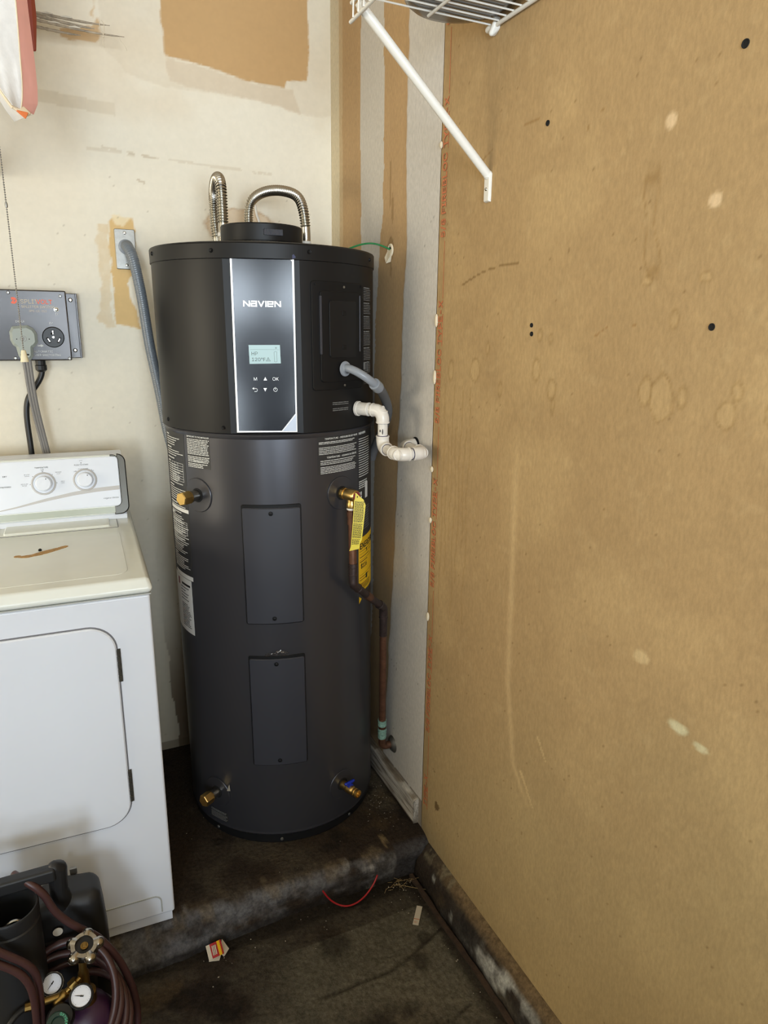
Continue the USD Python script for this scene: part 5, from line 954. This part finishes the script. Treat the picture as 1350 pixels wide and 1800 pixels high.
def torch():
    cx, cy = -.955, -1.045
    c = thing('oxygen_cylinder', 'purple gas cylinder with small white triangle under the chrome handwheel', 'gas cylinder', (cx, cy, -.11))
    obj('cylinder_body', lathe([(0, -.108), (.048, -.108), (.052, -.10), (.052, .075), (.049, .095), (.040, .115), (.022, .128), (.0, .130)], (cx, cy, 0), n=56), 'purple_paint', c)
    d = unit((.1, -.98, .1)); tri = Polygon([(-.005, -.008), (-.005, .009), (.009, 0)]); obj('triangle_mark', frame((cx + .006, cy - .0522, .045), (1, 0, 0), (0, 0, 1), ext(tri, .0006)), 'paper_white', c, smooth=False)
    obj('neck', lathe([(.020, .120), (.020, .150), (.0105, .156), (.0105, .200), (.008, .206), (.006, .245), (0, .245)], (cx + .002, cy, 0), n=30), 'brass_dull', c)
    w = np.array([-.9455, -1.041, .258]); ax = unit((.02, -.30, .95)); a, b, _ = axis_frame(ax)
    wheel = m3.Manifold()
    for q in range(5):
        t0 = math.radians(72 * q + 20); p1 = (.0260 * math.cos(t0), .0260 * math.sin(t0), -.003); wheel = wheel + hull([(p1, .0122), ((.015 * math.cos(t0), .015 * math.sin(t0), -.003), .0110)], 22)
    wheel = wheel + m3.Manifold.cylinder(.018, .0272, .0255, 60).translate((0, 0, -.011)) - m3.Manifold.cylinder(.03, .0178, .0178, 48).translate((0, 0, -.001))
    hw = obj('handwheel', frame(w, a, b, trimesh.Trimesh(*meshkit.arrays(wheel)[:2])), 'handwheel', c, smooth=40)
    obj('wheel_web', lathe([(0, -.0012), (.0176, -.0002), (.0176, -.0012)], w, ax, 40), 'regulator_black', hw); obj('spindle', [frame(w, a, b, bevel_plate(sbox(-.004, -.004, .004, .004), .006, .001)), lathe([(.0075, .0), (.0075, .003), (.004, .0032)], w, ax, 20)], 'brass_dull', hw)
    # regulator
    r = thing('gas_regulator', 'brass gas regulator with two white dial gauges and a green knob', 'regulator', (-.99, -1.06, .175))
    P = np.array
    neck, hub = P([-.958, -1.048, .192]), P([-.992, -1.056, .172])
    obj('regulator_body', [tube(P([neck, hub]), .0070, 16), hull([(hub, .0105), (P([-1.004, -1.060, .165]), .0105)], 20), tube(P([hub, P([-1.047, -1.060, .176])]), .0072, 14), tube(P([hub + [.01, 0, .003], P([-.965, -1.085, .183])]), .006, 14), tube(P([P([-1.004, -1.050, .160]), P([-1.0125, -1.024, .174])]), .006, 14)], 'brass_dull', r)
    obj('inlet_nut', [frame(neck + (hub - neck) * .22, *axis_frame(hub - neck)[:2], bevel_plate(Polygon(np.c_[.0125 * np.cos(np.radians(np.arange(6) * 60)), .0125 * np.sin(np.radians(np.arange(6) * 60))]), .016, .0015))], 'brass_dull', r)
    obj('outlet_fitting', [cyl(P([-1.030, -1.060, .174]), P([-1.062, -1.060, .1775]), .0085, 8), cyl(P([-1.038, -1.060, .1745]), P([-1.044, -1.060, .1755]), .0098, 20, .001)], 'brass_dull', r, smooth=25)
    nz = unit((.02, -.62, .78))
    for gi, (g0, rr, a0) in enumerate(((P([-1.0125, -1.034, .1865]), .0202, 120), (P([-.9595, -1.0975, .197]), .0208, 160))):
        a, b, _ = axis_frame(nz); a = unit(np.cross((0, 0, 1), -nz)) * -1; a = unit(P([1, 0, 0]) - nz * nz[0]); b = np.cross(nz, a)
        gg = obj('gauge', [lathe([(0, -.024), (.013, -.024), (rr, -.020), (rr, -.002), (rr - .001, .0012), (rr - .0022, .0012), (rr - .0026, -.001), (0, -.001)], g0, nz, 44)], 'regulator_black', r)
        obj('dial', lathe([(0, .0002), (rr - .0026, .0002), (rr - .0026, -.0006)], g0 - nz * .0004, nz, 40), 'gauge_white', gg)
        F = lambda m: frame(g0 + nz * .0001, a, b, m); R0 = rr - .004; tk = []
        for q in range(25):
            t_ = math.radians(225 - q * 11.25); L = .0022 if q % 4 == 0 else .0012; m = box(-L, 0, -.00018, .00018, 0, .0002); m.apply_transform(trimesh.transformations.rotation_matrix(t_, (0, 0, 1))); m.apply_translation([R0 * math.cos(t_), R0 * math.sin(t_), 0]); tk.append(m)
        obj('dial_marks', F(tk), 'black_print', gg, smooth=False)
        nd = Polygon([(-.005, -.0012), (-.004, .0012), (.0, .0009), (.0125, .0002), (.0125, -.0002), (0, -.0009)]); m = ext(shapely.union_all([nd, Point(0, 0).buffer(.0016)]), .0004); m.apply_transform(trimesh.transformations.rotation_matrix(math.radians((225, 160)[gi]), (0, 0, 1))); m.apply_translation([0, 0, .0004]); obj('needle', F(m), 'black_print', gg, smooth=False)
        obj('gauge_guard', [lathe([(rr + .0015, -.022), (rr + .003, -.012), (rr + .0015, -.006), (rr, -.006), (rr, -.022)], g0, nz, 12)], 'dull_steel' if gi == 0 else 'regulator_black', gg, smooth=20)
    kz = unit((.02, -.55, .83)); k0 = P([-1.0, -1.098, .165])
    obj('bonnet', lathe([(.022, -.030), (.026, -.022), (.026, -.006), (.022, 0), (0, 0)], k0, kz, 40), 'regulator_black', r)
    k1 = k0 + kz * .003 + P([-.004, -.016, -.002]); kn = obj('adjusting_knob', lathe([(.0205, .0), (.0215, .004), (.0205, .020), (.0185, .0225), (.012, .022), (.010, .019), (0, .019)], k1, kz, 44), 'green_dark', r)
    a = unit(P([1, 0, 0]) - kz * kz[0]); b = np.cross(kz, a); lt = []
    for i_, ch in enumerate('OXYGEN'):
        t_ = math.radians(62 - i_ * 17); m = meshkit.text_mesh(ch, .0042, .0003, True); m.apply_translation([-m.bounds[:, 0].mean(), 0, 0]); m.apply_transform(trimesh.transformations.rotation_matrix(t_ - math.pi / 2, (0, 0, 1))); m.apply_translation([.0132 * math.cos(t_), .0132 * math.sin(t_), .0226]); lt.append(m)
    obj('knob_print', frame(k1, a, b, lt), 'green_print', kn, smooth=False)
    h = thing('regulator_hose', 'thin dark hose curving from the brass regulator outlet at lower left', 'hose', (-1.062, -1.06, .1775)); obj('tube', tube(spline([(-1.058, -1.060, .177), (-1.085, -1.075, .172), (-1.11, -1.10, .145), (-1.12, -1.13, .10), (-1.10, -1.17, .03), (-1.06, -1.20, -.06)], 40), .0055, 14), 'black_plastic', h)
    # hose: one run from the handle over the wheel, and the coil
    hz = thing('welding_hose', 'maroon rubber hose running from the tote handle and coiled round the cylinder', 'hose', (-.97, -1.0, .1))
    obj('hose_run', tube(spline([(-1.06, -.955, .405), (-1.030, -.985, .395), (-1.009, -.99, .365), (-.996, -.992, .328), (-.974, -.992, .288), (-.950, -.99, .256), (-.925, -.988, .226), (-.905, -.990, .194), (-.886, -.992, .152), (-.870, -.994, .100), (-.860, -.998, .048), (-.858, -1.005, .0), (-.866, -1.02, -.05), (-.89, -1.06, -.09), (-.93, -1.12, -.099)], 90), .0076, 16), 'hose_maroon', hz)
    obj('hose_run', tube(spline([(-1.235, -1.0, .10), (-1.24, -1.015, .25), (-1.215, -1.04, .40), (-1.16, -1.062, .425), (-1.11, -1.075, .374), (-1.086, -1.077, .341), (-1.056, -1.076, .306), (-1.038, -1.074, .275), (-1.032, -1.068, .235), (-1.034, -1.064, .17), (-1.04, -1.064, .09)], 50), .0072, 16), 'hose_maroon', hz); obj('hose_run', tube(spline([(-1.215, -1.01, .08), (-1.22, -1.025, .24), (-1.20, -1.05, .36), (-1.16, -1.070, .395), (-1.113, -1.080, .348), (-1.088, -1.082, .317), (-1.060, -1.083, .285), (-1.046, -1.084, .252), (-1.042, -1.080, .21), (-1.044, -1.076, .15), (-1.05, -1.07, .07)], 50), .0072, 16), 'hose_maroon', hz)
    R = np.random.default_rng(31); th = np.linspace(-1.9, -1.9 + 2 * np.pi, 90)
    for k in range(8):
        a_, b_, z0 = .082 + .0085 * (k % 4) + .003 * R.random(), .066 + .006 * (k % 4), .135 - .026 * k; ph = R.uniform(0, 6)
        x = -.993 + (a_ + .012) * np.cos(th); y = -1.040 + b_ * np.sin(th); z = z0 + (.088 - .008 * k) * np.sin(th) + .006 * np.sin(2 * th + ph); z = np.maximum(z, -.10)
        obj('coil', tube(np.stack([x, y, z], 1)[:-1], .0078, 14), 'hose_maroon', hz)
torch()

# ------------------------------------------------------------------ litter on the floor and the pad
def litter():
    t = thing('red_wire', 'short red insulated wire bowed against the pad front on the floor', 'wire', (-.27, -.81, -.11)); obj('insulation', tube(spline([(-.346, -.800, -.046), (-.332, -.806, -.070), (-.314, -.812, -.090), (-.285, -.822, -.103), (-.248, -.822, -.104), (-.215, -.812, -.096), (-.190, -.802, -.080), (-.176, -.796, -.060)], 40), .0024, 10), 'red_wire', t)
    t = thing('torn_packet', 'crumpled torn red and yellow paper packet on the floor by the pad', 'packet', (-.655, -.81, -.11))
    u, v_, f = grid(np.linspace(-.022, .018, 14), np.linspace(0, .034, 10)); zz = .016 * np.cos(u / .024) * (1 - v_ / .06) + .002 * fb(u, v_, 90, 3)
    F = lambda m: frame((-.652, -.832, -.108), (.94, .12, 0), (-.05, .70, .66), m)
    sheet = trimesh.Trimesh(np.stack([u, v_, zz], 1), f, process=False)
    def part(mask, th=.0006, off=0):
        fc = sheet.faces[[mask(*sheet.vertices[q].mean(0)[:2]) for q in sheet.faces]]; m = trimesh.Trimesh(sheet.vertices + [0, 0, off], fc, process=False); m.remove_unreferenced_vertices(); b = m.copy(); b.apply_translation([0, 0, -th]); b.invert(); return trimesh.util.concatenate([m, b])
    obj('red_face', F(part(lambda a, b: -.012 < a < .006 or a > .013)), 'red_paper', t); obj('yellow_stripe', F(part(lambda a, b: .006 <= a <= .013)), 'energy_yellow', t); obj('white_edge', F(part(lambda a, b: a <= -.012)), 'paper_white', t)
    obj('print_lines', F([box(-.010 + .004 * k, -.0075 + .004 * k, .006, .028, .0158, .0166) for k in range(3)]), 'paper_white', t, smooth=False)
    obj('torn_flap', [hull([((-.640, -.826, -.104), .002), ((-.630, -.800, -.092), .001), ((-.618, -.822, -.106), .0012), ((-.634, -.838, -.107), .0015)], 8), hull([((-.672, -.838, -.1075), .001), ((-.648, -.845, -.1075), .001), ((-.642, -.836, -.103), .001), ((-.668, -.829, -.102), .001)], 8)], 'paper_white', t)
    t = thing('test_strip', 'white paper strip with a red line lying on the concrete floor', 'paper strip', (-.112, -.927, -.11))
    d = unit(np.array([.040, .0515, 0])); s = np.array([d[1], -d[0], 0]); a = np.array([-.134, -.957, -.1072])
    obj('strip', frame(a, s, d, ext(sbox(-.0075, 0, .0085, .066), .0012)), 'paper_white', t, smooth=False); obj('red_line', frame(a + [0, 0, .0013], s, d, ext(shapely.union_all([sbox(-.0075, .0185, .0085, .0205), sbox(-.004, .006, -.0032, .012), sbox(-.001, .005, .0, .013), sbox(.002, .007, .0035, .008), sbox(.002, .010, .0035, .011)]), .0003)), 'red_print', t, smooth=False)
    t = thing('straw', 'thin dry straw stalk lying across the floor corner', 'straw', (-.08, -.83, -.107)); obj('stalk', tube(spline([(-.128, -.808, -.104), (-.10, -.822, -.1055), (-.07, -.845, -.1055), (-.045, -.862, -.1045)], 16), .0009, 6), 'straw', t)
    R = np.random.default_rng(17)
    def chips(name, label, spots, material, smin, smax):
        ms = []
        for x, y, z in spots:
            s = R.uniform(smin, smax); m = trimesh.creation.icosphere(0, s); v = np.array(m.vertices) * [R.uniform(.6, 1.4), R.uniform(.6, 1.4), R.uniform(.3, .7)] * 1; m = trimesh.Trimesh(v + [x, y, z + .25 * s], m.faces, process=False); ms.append(m)
        obj(name, ms, material, smooth=False, label=label, cat='debris', kind='stuff')
    pad_ = [(x, y, .0005) for x, y in zip(R.uniform(-.14, -.03, 60), R.uniform(-.70, -.42, 60)) if math.hypot(x - HX, y - HY) > .31] + [(x, y, .0005) for x, y in zip(R.normal(-.06, .02, 18), R.normal(-.56, .03, 18))] + [(-.45, -.735, .001), (-.40, -.74, 0), (-.25, -.69, 0), (-.60, -.42, 0), (-.65, -.50, .0), (-.66, -.47, .0)]
    chips('plaster_crumbs', 'white plaster crumbs scattered on the pad beside the heater', pad_, 'litter', .0007, .0018)
    fl_ = [(x, y, -.109) for x, y in zip(R.uniform(-.7, -.1, 26), R.uniform(-.92, -.80, 26))] + [(x, y, -.108) for x, y in zip(R.normal(-.10, .025, 40), R.normal(-.815, .012, 40))] + [(-.085 + R.normal(0, .006), y, -.108) for y in R.uniform(-1.5, -.85, 22)]
    chips('floor_crumbs', 'pale grit and leaf crumbs along the floor edges', fl_, 'litter', .0007, .0020)
    sp = []
    for k in range(26):
        x, y = R.normal(-.12, .02), R.normal(-.812, .008); a = R.uniform(0, 3.14); L = R.uniform(.008, .024); z = R.uniform(-.106, -.092); sp.append(tube(np.array([(x - L / 2 * math.cos(a), y - L / 2 * math.sin(a) * .4, z), (x + L / 2 * math.cos(a), y + L / 2 * math.sin(a) * .4, z + R.uniform(-.006, .006))]), .0007, 5))
    obj('dry_leaf_bits', sp, 'straw', smooth=False, label='tuft of dry straw and leaf bits at the pad corner', cat='debris', kind='stuff')
    t = thing('wood_chip', 'small pale wood chip stuck beside the lower left port', 'chip', HP(-139, .176, RT + .004)); obj('chip', hull([(HP(-139.6, .165, RT + .003), .001), (HP(-137.6, .168, RT + .004), .001), (HP(-138, .187, RT + .003), .0006)], 6), 'litter', t, smooth=False)
litter()

# ------------------------------------------------------------------ the person taking the picture (stands behind the camera, mirrored in the glossy panel)
mat('jacket_navy', (38, 42, 54), .8); mat('trousers_grey', (52, 50, 48), .85); mat('skin', (186, 140, 112), .5); mat('hair_dark', (40, 30, 24), .7)
def person():
    t = thing('person', 'person in dark jacket mirrored in the glossy control panel, holding a phone', 'person', (-1.13, -2.74, -.108))
    o = np.array([-1.13, -2.74, -.108]); P = lambda x, y, z: o + 1.08 * np.array([x, y, z])
    def bones(chains, e=.012):
        m = m3.Manifold()
        for ch in chains:
            for (p, r), (q, s) in zip(ch, ch[1:]): m = m + hull([(p, r), (q, s)], 24)
        m = m.refine_to_length(e * 1.6); v, f, _ = meshkit.arrays(m); k = trimesh.Trimesh(v, f); trimesh.smoothing.filter_taubin(k, iterations=12); return k
    arm = lambda s: [(P(.17 * s, 0, 1.47), .058), (P(.24 * s, .04, 1.20), .046), (P(.10 * s + .05, .17, 1.30), .034), (P(.05 * s + .075, .235, 1.36), .024)]
    leg = lambda s: [(P(.09 * s, 0, .92), .088), (P(.10 * s, .015, .50), .062), (P(.105 * s, -.01, .10), .042)]
    torso = [[(P(.10 * s, 0, .95), .095), (P(.09 * s, 0, 1.15), .095), (P(.12 * s, 0, 1.40), .085), (P(.155 * s, -.005, 1.47), .062)] for s in (-1, 1)] + [[(P(-.1, 0, .95), .1), (P(.1, 0, .95), .1)], [(P(-.1, 0, 1.2), .1), (P(.1, 0, 1.2), .1)], [(P(-.12, 0, 1.42), .085), (P(.12, 0, 1.42), .085)], [(P(0, 0, 1.45), .07), (P(0, .012, 1.62), .052)], [(P(0, .015, 1.70), .075), (P(0, .025, 1.79), .088)], [(P(0, .05, 1.655), .048), (P(0, .04, 1.76), .078)]]
    torso += [arm(-1), arm(1), leg(-1), leg(1)] + [[(P(.105 * s, -.03, .045), .044), (P(.12 * s, .15, .035), .034)] for s in (-1, 1)]
    for s in (-1, 1):
        w = P(.05 * s + .075, .235, 1.36)
        torso += [[(w, .024), (w + [-.008 * s, .03, .05], .026)]] + [[(w + [-.008 * s, .034, .03 + .018 * k], .011), (w + [-.020 * s, .048, .034 + .020 * k], .009), (w + [-.046 * s, .044, .036 + .020 * k], .008)] for k in range(4)] + [[(w + [-.004 * s, .012, .035], .012), (w + [-.030 * s, .014, .062], .010)]]
    torso += [[(P(0, .112, 1.745), .012), (P(0, .125, 1.715), .013)]] + [[(P(.088 * s, .02, 1.755), .014), (P(.092 * s, .018, 1.72), .010)] for s in (-1, 1)]
    obj('body', bones(torso), 'jacket_navy', t, smooth=True)
    hd = hull([(P(0, .0, 1.80), .094), (P(0, -.02, 1.74), .090)], 24); cut_ = m3.Manifold.cube((.4, .2, .4), True).translate(tuple(P(0, .165, 1.71))); obj('hair', hd - cut_, 'hair_dark', t, smooth=True)
person()
